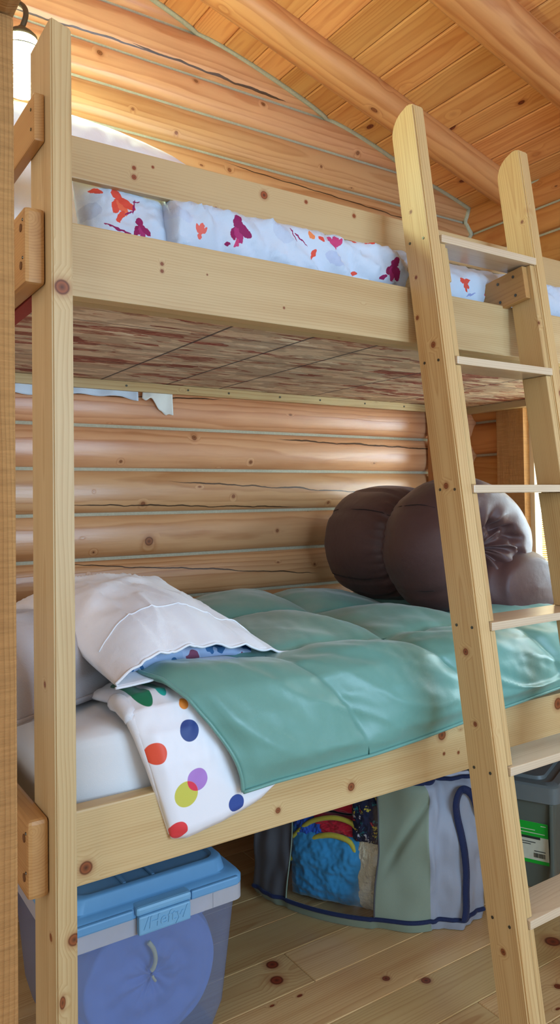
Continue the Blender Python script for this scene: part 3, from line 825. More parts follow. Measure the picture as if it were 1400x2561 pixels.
# --- rolled brown sleeping bag
def roll():
    cx, cz = 1.43, Z0-.168
    prof = []   # (y, radius) along the axis, wall end to room end
    pts = [(.985, .02), (.985, .12), (.975, .175), (.94, .203), (.84, .214), (.74, .212), (.675, .196), (.648, .176), (.630, .184), (.59, .212), (.52, .236), (.44, .238), (.375, .222), (.335, .192), (.318, .150), (.322, .10), (.345, .055), (.38, .012)]
    S = spline([(a, b, 0) for a, b in pts], 96)
    rt = thing('sleeping_bag', (cx, .6, Z0-.40), 'brown rolled up sleeping bag lying on the green comforter by the window', 'sleeping bag')
    N = 110
    def f(u, v):
        q = S[int(round(v*96))]; y, r = q[0], max(.004, q[1])
        th = u*2*PI
        e = sm(.80, .90, v)                                   # the gathered end facing the room
        w = .006*nz(math.cos(th)*2, math.sin(th)*2, y*5)+.004*nz(math.cos(th)*5, math.sin(th)*5, y*9)
        # puckers beside the strap seam
        sd = math.exp(-((y-.648)/.045)**2); w += .0035*sd*math.sin(th*34+3*nz(th*3, y*4))
        # stitched lines running round the roll
        for tq in (.62, 1.02, 1.55, 2.2, 2.75, -.6, -1.2): 
            dth = (th-PI-tq+PI) % (2*PI)-PI; w -= .006*math.exp(-(dth/.028)**2)*(1-e)
        if e > 0:
            w += e*(.010*math.sin(th*9+9*(r*3)+2*nz(th*2, r*9))*sm(0, .06, r)+.006*math.sin(th*17+r*30))
        fl = r+w
        x = cx+fl*math.cos(th)*(1+.20*max(0, math.cos(th))*sm(.35, .75, v)); z = cz+fl*math.sin(th)
        flat = Z0-.392+.01*nz(x*6, y*6)
        if z < flat: z = flat+(z-flat)*.12
        yy = y
        if e > 0:
            sp = (th/(2*PI)+r*4.2) % 1.0; yy += e*(.035*math.exp(-((sp-.5)/.07)**2)*sm(.0, .05, r)+.008*math.sin(th*11+r*40)*sm(0, .05, r))
            yy -= e*.02*nz(math.cos(th)*1.5, math.sin(th)*1.5, 4)
        return (x, yy, z)
    grid('rolled_body', f, N, 96, M_brown, rt, closed_u=True, flip=False)
    # outer end of the bag, folded in under the roll on the room side
    def g(u, v):
        th = u*2*PI; y = .95-.70*(1-(1-v)**1.5 if v > .0 else 0)
        y = interp([0, .1, .75, .9, 1], [.95, .90, .36, .285, .27], v)
        ex = interp([0, .1, .3, .7, .8, .9, .96, 1], [.0, .7, 1., 1., .96, .72, .4, .0], v)
        rx, rz = .185*ex, .125*ex
        w = (.006*nz(v*6, math.cos(th)*2, math.sin(th)*2)+.009*math.sin(v*34+3*math.sin(th)+3*nz(v*5, th))*ex*.6)*ex
        w -= .012*math.exp(-((math.sin(th)-.55)/.12)**2)*ex*(1 if math.cos(th) > 0 else 0)
        x = 1.605+(rx+w)*math.cos(th); z = Z0-.30+(rz+w)*math.sin(th)
        flat = Z0-.392
        if z < flat: z = flat+(z-flat)*.1
        return (x, y, z)
    grid('outer_fold', g, 60, 70, M_brown, rt, closed_u=True)
    # stitching round the segments
    for th in (2.48, 3.72):
        P = []
        for i in range(50):
            y = .95-i/49*.57
            k = min(range(97), key=lambda j: abs(S[j][0]-y)+(9 if S[j][1] < .12 else 0)); r = S[k][1]-.001
            P.append((cx+r*math.cos(th+.02*nz(y*9, th)), y, cz+r*math.sin(th+.02*nz(y*9, th))))
        tube('stitching', P, .0016, M_thread, rt, 5)
roll()

# ------------------------------------------------------------------ under the bed
def plastic(name, color, rough, mixt=0.0, spec=.5, blur=0.0):
    w = NT(name); p = w.pos()
    n = w.noise(p, 40, 2)
    bs = w.node('BsdfPrincipled'); w.link(w.mix(n, lin(tuple(int(v*.96) for v in color)), lin(color)), bs.inputs['Base Color'])
    bs.inputs['Roughness'].default_value = rough; bs.inputs['Specular IOR Level'].default_value = spec
    if mixt:
        tr = w.node('BsdfTransparent'); tr.inputs[0].default_value = lin(tuple(min(255, int(v*.35+160)) for v in color))
        mx = w.node('MixShader'); mx.inputs[0].default_value = mixt; w.link(bs.outputs[0], mx.inputs[1]); w.link(tr.outputs[0], mx.inputs[2])
        w.link(mx.outputs[0], w.out.inputs[0])
    else: w.link(bs.outputs[0], w.out.inputs[0])
    return w.m
M_lid = plastic('blue_lid_plastic', (104, 160, 204), .42)
M_latch = plastic('blue_latch_plastic', (122, 176, 212), .40)
M_clear = plastic('clear_bin_plastic', (176, 190, 228), .30, .72)
M_rim = plastic('clear_rim_plastic', (206, 206, 214), .3, .30)
M_pad = cloth('slate_blue_nylon', (128, 156, 212), .55, 600, .12, fold_noise=9, sheen=.3, var=.08)
M_cord = plain('yellow_white_cord', (232, 224, 160), .8, bscale=500, bstr=.6)

def loft(name, rings, mat, parent, caps=(True, True), smooth=True, sharp=35):
    """rings of equal length"""
    vs = []; fs = []; n = len(rings[0])
    for r in rings: vs += [tuple(p) for p in r]
    for j in range(len(rings)-1):
        for i in range(n):
            a = j*n+i; b = j*n+(i+1) % n; fs.append([a, b, b+n, a+n])
    if caps[0]: fs.append(list(range(n))[::-1])
    if caps[1]: fs.append([(len(rings)-1)*n+i for i in range(n)])
    me = bpy.data.meshes.new(name); me.from_pydata(vs, [], fs); me.update()
    o = obj(name, me, mat, parent, smooth)
    if smooth: flat_by_angle(o, sharp)
    return o
def rrect(x0, x1, y0, y1, z, r, n=6):
    out = []
    for (cx, cy, a0) in ((x1-r, y0+r, -90), (x1-r, y1-r, 0), (x0+r, y1-r, 90), (x0+r, y0+r, 180)):
        for i in range(n+1):
            a = math.radians(a0+90*i/n); out.append(Vector((cx+r*math.cos(a), cy+r*math.sin(a), z)))
    return out
bx0, bx1, by0, by1 = .030, .459, .212, .690
zl = Z0-.898
bn = thing('storage_bin', (.245, .45, 0), 'translucent storage bin with a blue latching lid under the left end of the bed', 'storage bin')
def inset(d, z, r=.03, f=0): return rrect(bx0+d, bx1-d, by0+d+f, by1-d, z, r)
loft('bin_body', [inset(.058, .004, .03), inset(.050, .002, .03), inset(.046, .012, .035), inset(.034, .06, .03), inset(.014, zl-.035, .022), inset(.012, zl-.032, .022), inset(.012, zl, .022)][1:], M_clear, bn, (True, False))
loft('bin_rim', [inset(.012, zl-.034, .022), inset(.001, zl-.033, .024), inset(.001, zl+.002, .024), inset(.010, zl+.003, .022)], M_rim, bn, (False, False))
for i in range(10):
    x = bx0+.05+i*.037
    if i not in (3, 8): continue
    board('rim_rib', (x, by0-.0005, zl-.032), (x+.003, by0+.012, zl), 2, M_rim, bn, .0005)
loft('lid', [inset(.000, zl+.0035, .026), inset(.000, zl+.018, .026), inset(.006, zl+.026, .026), inset(.022, zl+.028, .026), inset(.028, zl+.031, .03), inset(.034, zl+.056, .03), inset(.038, zl+.059, .03), inset(.050, zl+.059, .03), inset(.054, zl+.052, .03)], M_lid, bn, (False, True), sharp=50)
for xg in (.185, .252):
    board('lid_rib', (xg, by0+.058, zl+.0515), (xg+.007, by1-.06, zl+.0575), 1, M_lid, bn, .001)
# latch in the middle of the front
lt = board('latch', (.192, by0-.016, zl-.030), (.313, by0-.001, zl+.010), 0, M_latch, bn, .004)
board('latch_hood', (.188, by0-.012, zl+.010), (.317, by0+.022, zl+.028), 0, M_latch, bn, .006)
board('lid_shoulder', (.05, by0-.006, zl+.004), (.184, by0+.004, zl+.024), 0, M_lid, bn, .004)
board('lid_shoulder', (.320, by0-.006, zl+.004), (.440, by0+.004, zl+.024), 0, M_lid, bn, .004)
def text(name, s, size, loc, mat, parent, ext=.0012, rot=(PI/2, 0, 0), shear=0., ax='CENTER'):
    cu = bpy.data.curves.new(name, 'FONT'); cu.body = s; cu.size = size; cu.extrude = ext; cu.align_x = ax; cu.align_y = 'CENTER'; cu.shear = shear
    to = bpy.data.objects.new(name, cu); COL.objects.link(to)
    me = bpy.data.meshes.new_from_object(to.evaluated_get(bpy.context.evaluated_depsgraph_get())); bpy.data.objects.remove(to)
    me.transform(Matrix.Translation(loc) @ (rot if isinstance(rot, Matrix) else Matrix.Rotation(rot[0], 4, 'X')))
    me.materials.clear(); return obj(name, me, mat, parent)
text('lettering', '/Hefty/', .036, (.2525, by0-.0162, zl-.008), M_latch, lt, .0012, shear=.15)
# what is packed in it: a rolled slate blue pad with a drawstring
rp = thing('rolled_pad', (.25, .47, .10), 'slate blue rolled pad packed inside the translucent bin', 'rolled pad')
def padroll(u, v):
    th = u*2*PI; e = .168
    P = [(.655, .01), (.655, .14), (.64, .160), (.30, .164), (.268, .155), (.262, .125), (.268, .085), (.262, .05), (.272, .02), (.274, .003)]
    S = v*(len(P)-1); k = min(int(S), len(P)-2); f = S-k
    y = P[k][0]*(1-f)+P[k+1][0]*f; r = P[k][1]*(1-f)+P[k+1][1]*f
    if v > .45:
        y += .0025*math.sin((th/(2*PI)+r*15)*2*PI)*sm(0, .03, r)+.009*nz(math.cos(th)*3, math.sin(th)*3, r*20)
    r2 = r*(1+.04*nz(math.cos(th)*1.5, math.sin(th)*1.5, y*5))
    return (.250+r2*1.0*math.cos(th), y, .170+r2*.93*math.sin(th))
grid('pad_body', padroll, 90, 54, M_pad, rp, closed_u=True)
cu_ = [(0.2354, 0.252, 0.2564), (0.2462, 0.249, 0.2383), (0.2508, 0.249, 0.2157), (0.2462, 0.25, 0.1975), (0.2414, 0.252, 0.1921)]
tube('drawstring', [tuple(p) for p in spline(cu_, 24)], .0050, M_cord, rp, 8)
tube('drawstring', [tuple(p) for p in spline([(0.2445, 0.253, 0.1791), (0.2464, 0.251, 0.1733), (0.2519, 0.253, 0.165)], 10)], .003, M_cord, rp, 8)
rounded = rounded_block('folded_cloth', (.085, .27, .030), (.200, .63, .120), .035, M_pad, None, 8, .006, 3.)
tag(rounded, 'slate blue folded cloth at the lower left inside the bin', 'cloth')
rounded2 = rounded_block('folded_cloth', (.075, .28, .250), (.415, .64, .330), .03, M_pad, None, 10, .008, 6.)
tag(rounded2, 'slate blue folded cloth lying on top inside the bin', 'cloth')

# --- soft storage bag with a clear window
M_bag = cloth('grey_green_bag_fabric', (138, 152, 134), .6, 500, .12, var=.05, spec=.3)
M_bagl = cloth('pale_grey_bag_fabric', (156, 162, 176), .6, 500, .12, var=.04, spec=.3)
M_bagd = cloth('dark_grey_bag_fabric', (88, 88, 92), .65, 500, .12, var=.08)
M_bagw = cloth('white_bag_top', (206, 208, 222), .6, 500, .1, var=.02)
M_navy = cloth('navy_webbing', (36, 46, 82), .75, 300, .5, var=.1)
def vinyl():
    w = NT('clear_vinyl'); a = w.node('BsdfTransparent'); b = w.node('BsdfGlossy'); b.inputs['Roughness'].default_value = .15
    m = w.node('MixShader'); m.inputs[0].default_value = .07; w.link(a.outputs[0], m.inputs[1]); w.link(b.outputs[0], m.inputs[2]); w.link(m.outputs[0], w.out.inputs[0]); return w.m
M_vin = vinyl()
BA, BB, BC, BD, BE = Vector((.785, .735, 0)), Vector((1.078, .246, 0)), Vector((1.250, .204, 0)), Vector((1.25, .60, 0)), Vector((1.02, .88, 0))
bag = thing('storage_bag', (1.05, .5, 0), 'grey zip storage bag with a clear window and navy strap on the floor', 'storage bag')
NB = 150
def bag_xy(u):
    segs = [(BA, BB, .50), (BB, BC, .16), (BC, BD, .14), (BD, BE, .10), (BE, BA, .10)]
    acc = 0
    for k, (p, q, wd) in enumerate(segs):
        if u <= acc+wd or k == 4:
            f = (u-acc)/wd; return p.lerp(q, f), k, f
        acc += wd
bcen = Vector((1.04, .52, 0))
def bagf(u, v):
    p, k, f = bag_xy(u % 1.0)
    z = interp([0, .06, .12, .2, .9, 1.0], [.002, .016, .034, .08, .40, .428], v)
    out = (p-bcen).normalized()
    if k == 0: out = Vector((-.857, -.515, 0))
    if k == 1: out = Vector((-.2, -.98, 0))
    bulge = math.sin(PI*max(0, min(1, f)))**.8
    if k == 0:
        off = .070*bulge*sm(.24, .02, z)+.010*bulge*sm(.1, .25, z)
        off -= .05*(1-f)**2*sm(.1, .4, z)*.4
    elif k == 1: off = .018*bulge*sm(.35, .05, z)
    else: off = .02*bulge
    if z < .034: off -= .05*(1-sm(-.012, .034, z))*(.25 if k < 2 else 1)
    crease = 0
    if k == 0 and f > .72: crease += .018*nz(f*6, z*9, 3)-.014*math.exp(-((z-.235-(f-.85)*.9)/.02)**2)*sm(.74, .85, f)
    if k == 1: crease += .018*nz(f*3, z*9, 9)+.007*nz(f*9, z*20, 4)-.022*math.exp(-((f-.22-.5*(z-.25))/.12)**2)*sm(.1, .3, z)
    if k == 0 and f < .24: crease += .012*nz(f*16, z*14, 11)
    q = p+out*(off+crease)
    top = sm(.395, .428, z); q = q.lerp(bcen, .10*top)
    hz = z*(1-.10*(1-f)**2) if k == 0 else (z*.9 if k in (3, 4) else z)
    return (q.x, q.y, hz)
def bagmat(u, v):
    p, k, f = bag_xy(u)
    z = interp([0, .06, .12, .2, .9, 1.0], [.002, .016, .034, .08, .40, .428], v)
    if z > .415: return 3
    if z < .032: return 1 if k == 1 else 0
    if k == 0:
        if f < .24: return 2
        if f < .735: return 4
        return 0
    return 1 if k == 1 else 0
bg_ = grid('bag_body', bagf, NB, 40, [M_bag, M_bagl, M_bagd, M_bagw, M_vin], bag, closed_u=True, matfn=bagmat, flip=False)
me = bpy.data.meshes.new('bag_top'); ring = [bagf(i/NB, 1.0) for i in range(NB)]
me.from_pydata(ring+[(bcen.x, bcen.y, .432)], [], [[i, (i+1) % NB, NB] for i in range(NB)]); obj('bag_top', me, M_bagw, bag, True)
def vz(z): return interp([.002, .016, .034, .08, .40, .428], [0, .06, .12, .2, .9, 1.0], z)
def bagp(u, z, off=.002):
    a = Vector(bagf(u, vz(z))); p, k, f = bag_xy(u); o = Vector((-.857, -.515, 0)) if k == 0 else (Vector((-.23, -.97, 0)) if k == 1 else (p-bcen).normalized())
    return tuple(a+o*off)
tube('piping', [bagp(i/160*.66, .034) for i in range(161)], .0062, M_navy, bag, 8)
tube('piping', [bagp(.40+i/60*.26, .416) for i in range(61)], .0062, M_navy, bag, 8)
tube('window_frame', [bagp(.12, .035+i/30*.33, .001) for i in range(31)], .0022, M_bag, bag, 6)
tube('window_frame', [bagp(.3675, .035+i/30*.34, .001) for i in range(31)], .0028, M_bagd, bag, 6)
def ribbon(name, pts, side, wdt, mat, parent, th=.002):
    vs = []; fs = []; P = [Vector(p) for p in pts]; s = Vector(side)
    for i, p in enumerate(P):
        t = (P[min(i+1, len(P)-1)]-P[max(i-1, 0)]).normalized(); b = t.cross(s).normalized()
        vs += [tuple(p-b*wdt/2), tuple(p+b*wdt/2)]
    for i in range(len(P)-1): fs.append([2*i, 2*i+1, 2*i+3, 2*i+2])
    me = bpy.data.meshes.new(name); me.from_pydata(vs, [], fs); me.update()
    o = obj(name, me, mat, parent, True); md = o.modifiers.new('thickness', 'SOLIDIFY'); md.thickness = th; md.offset = 0; return o
nB = Vector((-.23, -.97, 0))
low = [bagp(.5+.16*(.47+.13*math.sin((z-.03)*9)-.02*(z > .3)), z, .010) for z in (.036, .07, .11, .16, .21, .26, .31, .35)]
top = Vector(low[-1])
pp = low+[tuple(top+Vector(q)) for q in ((.004, -.006, .030), (.016, -.012, .044), (.036, -.018, .034), (.056, -.020, .004), (.072, -.018, -.045), (.082, -.016, -.085))]
S = spline(pp, 80)
ribbon('strap', S, nB, .022, M_navy, bag)
# contents seen through the window
bd = (BB-BA).normalized(); bnrm = Vector((-.857, -.515, 0))
def inbag(f, z, depth=.03): q = BA+(BB-BA)*f-bnrm*depth; return Vector((q.x, q.y, z))
M_bl = cloth('blue_plush', (62, 150, 204), .9, 300, .25, sheen=.5, fold_noise=9)
M_ye = cloth('yellow_satin_trim', (206, 192, 70), .5, 200, .5)
M_rd = cloth('red_pink_plush', (196, 34, 52), .9, 300, .3, sheen=.4, fold_noise=14)
M_bu = cloth('bright_blue_plush', (48, 92, 190), .9, 300, .3, sheen=.4, fold_noise=14)
M_cr = cloth('cream_fleece', (232, 220, 188), .95, 130, 1.0, sheen=.4, fold_noise=70, var=.12)
def print_cloth():
    w = NT('navy_print'); p = w.pos(); v = w.node('TexVoronoi'); w.link(p, v.inputs['Vector']); v.inputs['Scale'].default_value = 70
    s = w.node('SeparateColor'); w.link(v.outputs['Color'], s.inputs[0])
    n = w.noise(p, 160, 2)
    c = w.ramp(s.outputs[0], [(0, (34, 38, 66)), (.66, (36, 40, 70)), (.7, (206, 206, 216)), (.84, (40, 120, 130)), (.9, (206, 190, 70)), (.95, (200, 50, 50))], 'CONSTANT')
    c = w.mix(w.math('GREATER_THAN', n, .52), lin((34, 38, 66)), c)
    w.bsdf(c, .9, .2); return w.m
zup = (0, 0, 1)
b1 = cushion('blanket', inbag(.42, .112, .052), bd, zup, bnrm, .130, .108, .050, M_bl, None, 3, .010, .0, 3)
tag(b1, 'light blue plush blanket with a yellow edge, behind the clear bag window', 'blanket')
arc = [(.20, .118), (.26, .150), (.33, .190), (.42, .212), (.50, .213), (.56, .200), (.59, .165)]
tube('yellow_trim', [tuple(inbag(f, z, .022+.02*abs(f-.42))) for f, z, _ in spline([(a, b, 0) for a, b in arc], 40)], .0085, M_ye, b1, 8)
b2 = thing('blanket', tuple(inbag(.42, .20, .07)), 'red and bright blue plush blanket folded above the light blue one in the bag', 'blanket')
cushion('blue_half', inbag(.31, .195, .058), bd, zup, bnrm, .060, .060, .030, M_bu, b2, 5, .008, .0, 3)
cushion('red_half', inbag(.46, .232, .062), bd, zup, bnrm, .085, .030, .032, M_rd, b2, 8, .008, .0, 3)
arc = [(.215, .185), (.30, .232), (.38, .255), (.47, .266), (.56, .258), (.60, .236)]
tube('yellow_trim', [tuple(inbag(f, z, .028+.02*abs(f-.42))) for f, z, _ in spline([(a, b, 0) for a, b in arc], 40)], .0075, M_ye, b2, 8)
b3 = cushion('blanket', inbag(.44, .315, .075), bd, zup, bnrm, .13, .045, .035, M_rd, None, 12, .008, .0, 3)
tag(b3, 'red plush blanket at the top of the clear bag window, partly behind the bed rail', 'blanket')
b4 = cushion('blanket', inbag(.665, .115, .060), bd, zup, bnrm, .062, .115, .044, M_cr, None, 15, .008, .0, 3)
tag(b4, 'cream fleece blanket behind the right part of the clear bag window', 'blanket')
b5 = cushion('folded_cloth', inbag(.665, .285, .050), bd, zup, bnrm, .060, .085, .040, print_cloth(), None, 17, .010, .0, 3)
tag(b5, 'navy patterned cloth above the cream fleece in the clear bag window', 'cloth')

# --- grey green tote with a shop label
M_tote = plastic('grey_green_tote_plastic', (92, 100, 92), .45)
M_tlid = plastic('grey_tote_lid', (104, 112, 112), .35)
M_lgreen = plain('green_label_print', (20, 170, 50), .45)
M_lwhite = plain('white_label_paper', (206, 206, 186), .5)
M_ldark = plain('dark_label_ink', (44, 48, 44), .6)
K = Vector((1.5179, .15, 0)); d1 = Vector((-.419, .908, 0)); d2 = Vector((.908, .419, 0)); n1 = -d2
tt = thing('tote_box', tuple(K+d1*.27+d2*.2), 'grey green plastic tote with a green and white label beside the storage bag', 'tote box')
TM = Matrix.Identity(4); TM.col[0][:3] = d1; TM.col[1][:3] = d2; TM.col[2][:3] = (0, 0, 1); TM.col[3][:3] = K
def tring(a, z, r=.03): return [TM @ p for p in rrect(a, .54-a, a, .40-a, z, r)][::-1]
loft('tote_body', [tring(.035, .001, .03), tring(.030, .012, .035), tring(.006, .285, .03), tring(.004, .30, .03)], M_tote, tt, (True, False))
loft('tote_lid', [tring(-.006, .284, .03), tring(-.008, .286, .03), tring(-.008, .334, .03), tring(-.002, .340, .03), tring(.020, .342, .03), tring(.024, .335, .03), tring(.05, .335, .03), tring(.054, .345, .03)], M_tlid, tt, (False, True))
for a in (.010, .135, .26): 
    b = Boards(); b.box((a, -.004, .02), (a+.012, .03, .284), 2, .004, TM); b.build('tote_rib', M_tote, tt)
def lab(name, a0, a1, z0, z1, mat, par, off=.0):
    # follows the tapering tote side
    def dep(z): return .030-.024*(z-.012)/.273-.0022-off
    q = [(a0, dep(z0), z0), (a1, dep(z0), z0), (a1, dep(z1), z1), (a0, dep(z1), z1)]
    me = bpy.data.meshes.new(name); me.from_pydata([tuple(TM @ Vector(p)) for p in q], [], [[0, 1, 2, 3]]); 
    o = obj(name, me, mat, par); md = o.modifiers.new('thickness', 'SOLIDIFY'); md.thickness = .0006; md.offset = 0; return o
LB = lab('paper_label', .030, .135, .084, .216, M_lwhite, tt)
lab('green_band', .030, .135, .170, .216, M_lgreen, LB, .0006); lab('dark_band', .055, .135, .162, .170, M_ldark, LB, .0006)
lab('green_band', .030, .135, .084, .095, M_lgreen, LB, .0006)
random.seed(5); a = .042
while a < .078:
    wd = random.choice((.0008, .0014, .002)); lab('barcode_bar', a, a+wd, .104, .118, M_ldark, LB, .0012); a += wd+random.choice((.001, .0016))
for (a0, a1, z) in ((.07, .118, .150), (.085, .112, .143), (.04, .075, .1235)): lab('print_line', a0, a1, z, z+.0022, M_ldark, LB, .0012)
for (a0, a1, z) in ((.036, .052, .206), (.07, .12, .190), (.04, .118, .180)): lab('print_line', a0, a1, z, z+.0022, M_lwhite, LB, .0012)

# ------------------------------------------------------------------ upper bunk bedding
CORAL = (226, 84, 66); PLUM = (150, 34, 92); PINK = (206, 70, 120); ORNG = (240, 140, 84)
def flower(x, z, s, a, c, c2=None):
    s *= 1.75
    c2 = c2 or c; out = []
    for da, r1, r2, d, cc in ((-38, .62, .26, .42, c), (0, .7, .30, .40, c2), (38, .62, .26, .42, c), (180, .40, .30, .20, c)):
        t = math.radians(a+da); out.append((x+math.cos(t)*d*s, z+math.sin(t)*d*s, r1*s*.75, r2*s*.8, a+da, cc))
    return out
def leaf(x, z, l, w_, a, c): return [(x, z, l, w_, a, c)]
LV = []
LV += flower(0.1455, 1.8779, .026, -70, CORAL, (238, 112, 80)) + leaf(0.1038, 1.8888, .014, .006, -10, CORAL) + leaf(0.1451, 1.8339, .017, .007, 60, CORAL)
LV += flower(0.1881, 1.8236, .020, -80, PLUM, (170, 50, 110)) + leaf(0.1778, 1.8643, .020, .0022, 75, PLUM) + leaf(0.1653, 1.8464, .012, .002, 30, PLUM) + leaf(0.1868, 1.8782, .012, .0018, 20, PLUM)
LV += leaf(0.1379, 1.8047, .030, .0026, -16, PLUM) + flower(0.3128, 1.8192, .014, 80, (232, 108, 96))
LV += flower(0.4076, 1.8569, .026, -75, PLUM, (176, 52, 112)) + leaf(0.4049, 1.8159, .014, .006, 55, PINK) + leaf(0.3823, 1.81, .006, .004, 0, PLUM)
LV += leaf(0.5621, 1.8651, .018, .0018, -60, PLUM) + leaf(0.5826, 1.8571, .024, .0018, -38, PLUM) + leaf(0.6085, 1.8716, .012, .007, -50, ORNG) + leaf(0.6369, 1.8669, .009, .006, -35, CORAL)
LV += leaf(0.6172, 1.8269, .016, .006, 55, CORAL) + flower(0.6841, 1.8593, .018, 80, PINK) + flower(0.8692, 1.8388, .026, -100, PLUM, (176, 52, 112)) + leaf(0.8305, 1.8033, .012, .005, 30, PLUM)
LV += leaf(0.7481, 1.8031, .010, .005, 10, CORAL) + leaf(0.7614, 1.8923, .008, .004, -20, CORAL) + leaf(0.8005, 1.8899, .010, .004, -10, CORAL) + leaf(0.8746, 1.8892, .008, .004, -10, CORAL)
LV += flower(1.1182, 1.8334, .020, -20, CORAL) + leaf(1.2126, 1.8172, .012, .004, 70, PINK) + leaf(1.2337, 1.8039, .012, .0022, -60, PLUM) + leaf(1.1522, 1.8042, .02, .003, 20, (150, 160, 205))
LV += leaf(0.0884, 1.8432, .024, .018, 30, (190, 203, 223)) + leaf(0.5259, 1.8622, .03, .02, -40, (196, 208, 228)) + leaf(0.2692, 1.8587, .03, .016, -30, (197, 209, 230)) + leaf(0.6773, 1.8251, .03, .014, -20, (192, 202, 228))
M_flor = cloth('floral_cotton', (206, 218, 234), .6, 700, .25, fold_noise=26, sheen=.25, var=.05, leaves=LV)
M_sheet2 = cloth('white_bed_sheet', (232, 232, 226), .75, 700, .12)

um = rounded_block('mattress', (.045, .195, Z0+.418), (1.95, 1.03, Z0+.520), .03, M_sheet2, None, 12, .004)
tag(um, 'white sheeted mattress on the upper bunk behind the top rail', 'mattress')
hang = grid('sheet_corner', lambda u, v: (0.5807+(0.6839-0.5807)*u-.01*v*(1-u), 1.0835+.004*math.sin(u*7+v*3), Z0+.420-(.066+.052*sm(.2, .8, u))*v-.012*v*nz(u*5, v)), 24, 14, M_sheet2, um, thick=.001)

# big white pillow standing up behind the guard rail
bp = cushion('pillow', (.262, .52, Z0+.735), (.985, .17, 0), (-.03, .17, .98), (-.17, -.96, .17), .285, .232, .085, M_white, None, 21, .006, -.10, 2.8, 0, 60)
tag(bp, 'big white pillow standing behind the guard rail of the upper bunk', 'pillow')
# floral pillow at the head of the upper bunk
fp = cushion('pillow', (.180, .215, Z0+.600), (1, .05, 0), (0, .30, .95), (0, -.95, .30), .106, .100, .065, M_flor, None, 31, .006, .05, 3.2, 0, 50)
tag(fp, 'floral pillow with a coral flower beside the left post on the top bunk', 'pillow')
# long heap of floral quilt behind the rail
fq = thing('quilt', (1.05, .25, Z0+.52), 'long bunched floral quilt filling the gap above the upper bunk rail', 'quilt')
def fqf(u, v):
    x = .242+1.70*v; th = u*2*PI
    end = sm(0, .012, v)*sm(1, .985, v); end = max(.03, end)**.5
    top = interp([.24, .5, .8, .97, 1.2, 2.0], [.705, .715, .705, .690, .700, .69], x)
    hz = (top-.495)/2; cz = .495+hz
    c, s = math.cos(th), math.sin(th)
    cc = math.copysign(abs(c)**.75, c); ss = math.copysign(abs(s)**.8, s)
    w = .011*nz(x*16+s*3, s*1.2, c)+.009*nz(x*32+s*2, s*1.5, c)+.005*nz(x*60+s*6, s*3, 2)+.010*(1-min(1, abs(nz(x*9+s*1.8, s, 4))*3.5))**2
    yy = .30+(.185*end)*cc
    if c < 0: yy -= w*1.2
    zz = cz+(hz*end)*ss+w*.6
    if zz > .655 and yy < .20: yy = yy+(.178-yy)*sm(.650, .675, zz) if yy < .178 else yy
    return (x, yy, Z0+zz)
grid('quilt_body', fqf, 64, 260, M_flor, fq, closed_u=True, flip=True)
def fback(u, v):
    x0, x1 = 0.1397, 0.5559; x = x0+(x1-x0)*u
    dz = .066+.014*nz(x*9, 1)+.016*math.exp(-((x-x0-.04)/.06)**2)+.010*sm(.85, 1, u)
    return (x, 1.0835+.004*math.sin(x*60+v*2), Z0+.420-dz*v)
grid('hanging_edge', fback, 60, 10, M_flor, fq, thick=.002)
tag(grid('bed_sheet', lambda u, v: (.70+.26*u, .122+.05*v+.004*nz(u*9, v*3), Z0+.515+.048*math.sin(PI*u)**.6*(1-.2*v)+.012*v), 30, 8, M_sheet2, None, thick=.006), 'strip of white sheet showing under the floral quilt at the top rail', 'sheet')

# ------------------------------------------------------------------ lamp
M_arm = plain('bronze_arm', (96, 88, 70), .45, .5, metallic=.6)
def glow():
    w = NT('glowing_glass'); e = w.node('Emission'); e.inputs[0].default_value = (.80, 1.0, .66, 1); e.inputs[1].default_value = 150
    w.link(e.outputs[0], w.out.inputs[0]); return w.m
LC = Vector((0.0616, 0.6, 2.3466))
lp = thing('wall_lamp', tuple(LC), 'glowing jar lamp on a curved bronze arm above the bed head', 'lamp')
def lathe(name, prof, c, mat, parent, n=32):
    rings = [[Vector((c.x+r*math.cos(2*PI*k/n), c.y+r*math.sin(2*PI*k/n), c.z+z)) for k in range(n)] for r, z in prof]
    return loft(name, rings, mat, parent, (True, True), True, 50)
lathe('glass_jar', [(.010, -.072), (.036, -.069), (.050, -.054), (.056, -.027), (.057, .018), (.054, .041), (.045, .057), (.032, .065)], LC, glow(), lp)
lathe('lamp_cap', [(.034, .064), (.038, .067), (.037, .077), (.027, .087), (.013, .092), (.009, .101)], LC, M_arm, lp)
rg = []
tube('jar_ring', [(LC.x+.0580*math.cos(2*PI*i/40), LC.y+.0580*math.sin(2*PI*i/40), LC.z+.032) for i in range(41)], .0018, M_arm, lp, 6)
ap = [tuple(LC+Vector(q)) for q in ((0, 0, .098), (.010, 0, .135), (.006, .02, .170), (-.026, .08, .21), (-.045, .20, .235), (-.055, .485, .23))]
tube('curved_arm', [tuple(p) for p in spline(ap, 40)], .0068, M_arm, lp, 10)
wl = lathe('wall_plate', [(.045, -.006), (.045, .004), (.03, .010)], Vector((0, 0, 0)), M_arm, lp)
wl.data.transform(Matrix.Translation(LC+Vector((-.055, .490, .23))) @ Matrix.Rotation(PI/2, 4, 'X'))


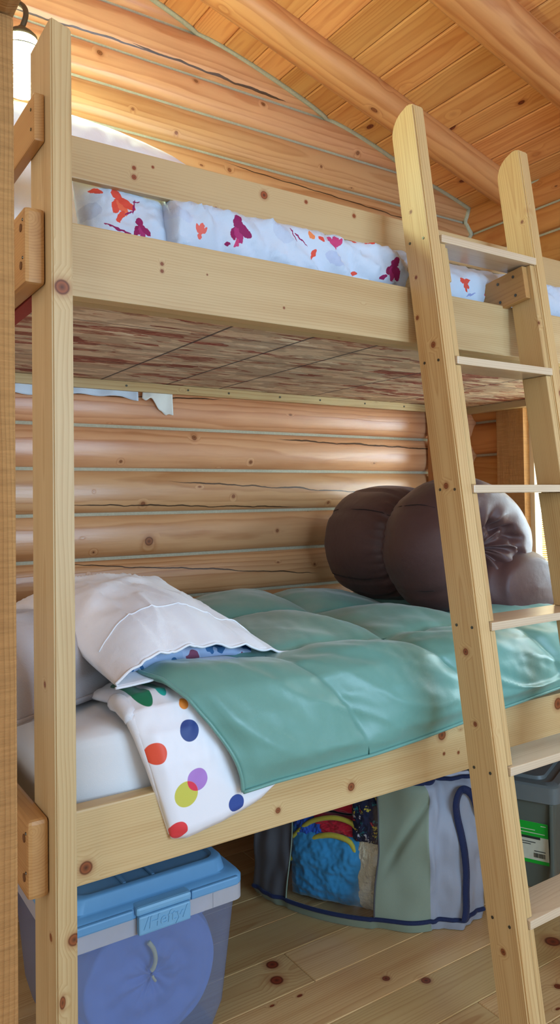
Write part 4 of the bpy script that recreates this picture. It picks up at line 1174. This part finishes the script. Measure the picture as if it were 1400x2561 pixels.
# ------------------------------------------------------------------ light
def area(name, loc, target, size, power, color, sizey=None):
    l = bpy.data.lights.new(name, 'AREA'); l.energy = power; l.color = color; l.size = size
    if sizey: l.shape = 'RECTANGLE'; l.size_y = sizey
    o = bpy.data.objects.new(name, l); COL.objects.link(o); o.location = loc
    o.rotation_euler = (Vector(target)-Vector(loc)).to_track_quat('-Z', 'Y').to_euler(); return o
area('front_window_daylight', (1.1, -3.0, 1.5), (.8, .6, 1.2), 1.6, 62, (.52, .78, 1.05), 1.4)
area('left_room_light', (-2.4, -1.6, 1.9), (.6, .6, 1.4), 1.2, 16, (1.0, .90, .76))
area('side_window_daylight', (WX+.75, .0, 1.45), (WX-1.2, .42, 1.05), 1.5, 520, (.62, .85, 1.0), 1.3)

w = bpy.data.worlds.new('room_ambient'); scn.world = w; w.use_nodes = True
bg = w.node_tree.nodes['Background']; bg.inputs[0].default_value = (.70, .85, 1.0, 1); bg.inputs[1].default_value = .68

# ------------------------------------------------------------------ camera
cam = bpy.data.cameras.new('camera'); co = bpy.data.objects.new('camera', cam); COL.objects.link(co)
yaw, pitch, roll = .6064, .0255, -.0152
F = Vector((math.sin(yaw)*math.cos(pitch), math.cos(yaw)*math.cos(pitch), math.sin(pitch)))
R = Vector((math.cos(yaw), -math.sin(yaw), 0)); U = R.cross(F)
R2 = math.cos(roll)*R+math.sin(roll)*U; U2 = -math.sin(roll)*R+math.cos(roll)*U
M = Matrix.Identity(4)
M.col[0][:3] = R2; M.col[1][:3] = U2; M.col[2][:3] = -F; M.col[3][:3] = (-.4341, -1.3893, Z0)
co.matrix_world = M
cam.sensor_fit = 'AUTO'; cam.sensor_width = 36; cam.lens = 1915.82/2561*36
cam.shift_x = -86.5/2561; cam.shift_y = -79.95/2561; cam.clip_start = .02
scn.camera = co
scn.view_settings.view_transform = 'Standard'; scn.view_settings.look = 'None'
scn.view_settings.exposure = 0.20; scn.view_settings.gamma = 1.0; scn.view_settings.use_curve_mapping = False
scn.cycles.max_bounces = 6; scn.cycles.diffuse_bounces = 3; scn.cycles.adaptive_threshold = .05; scn.cycles.caustics_reflective = False; scn.cycles.caustics_refractive = False
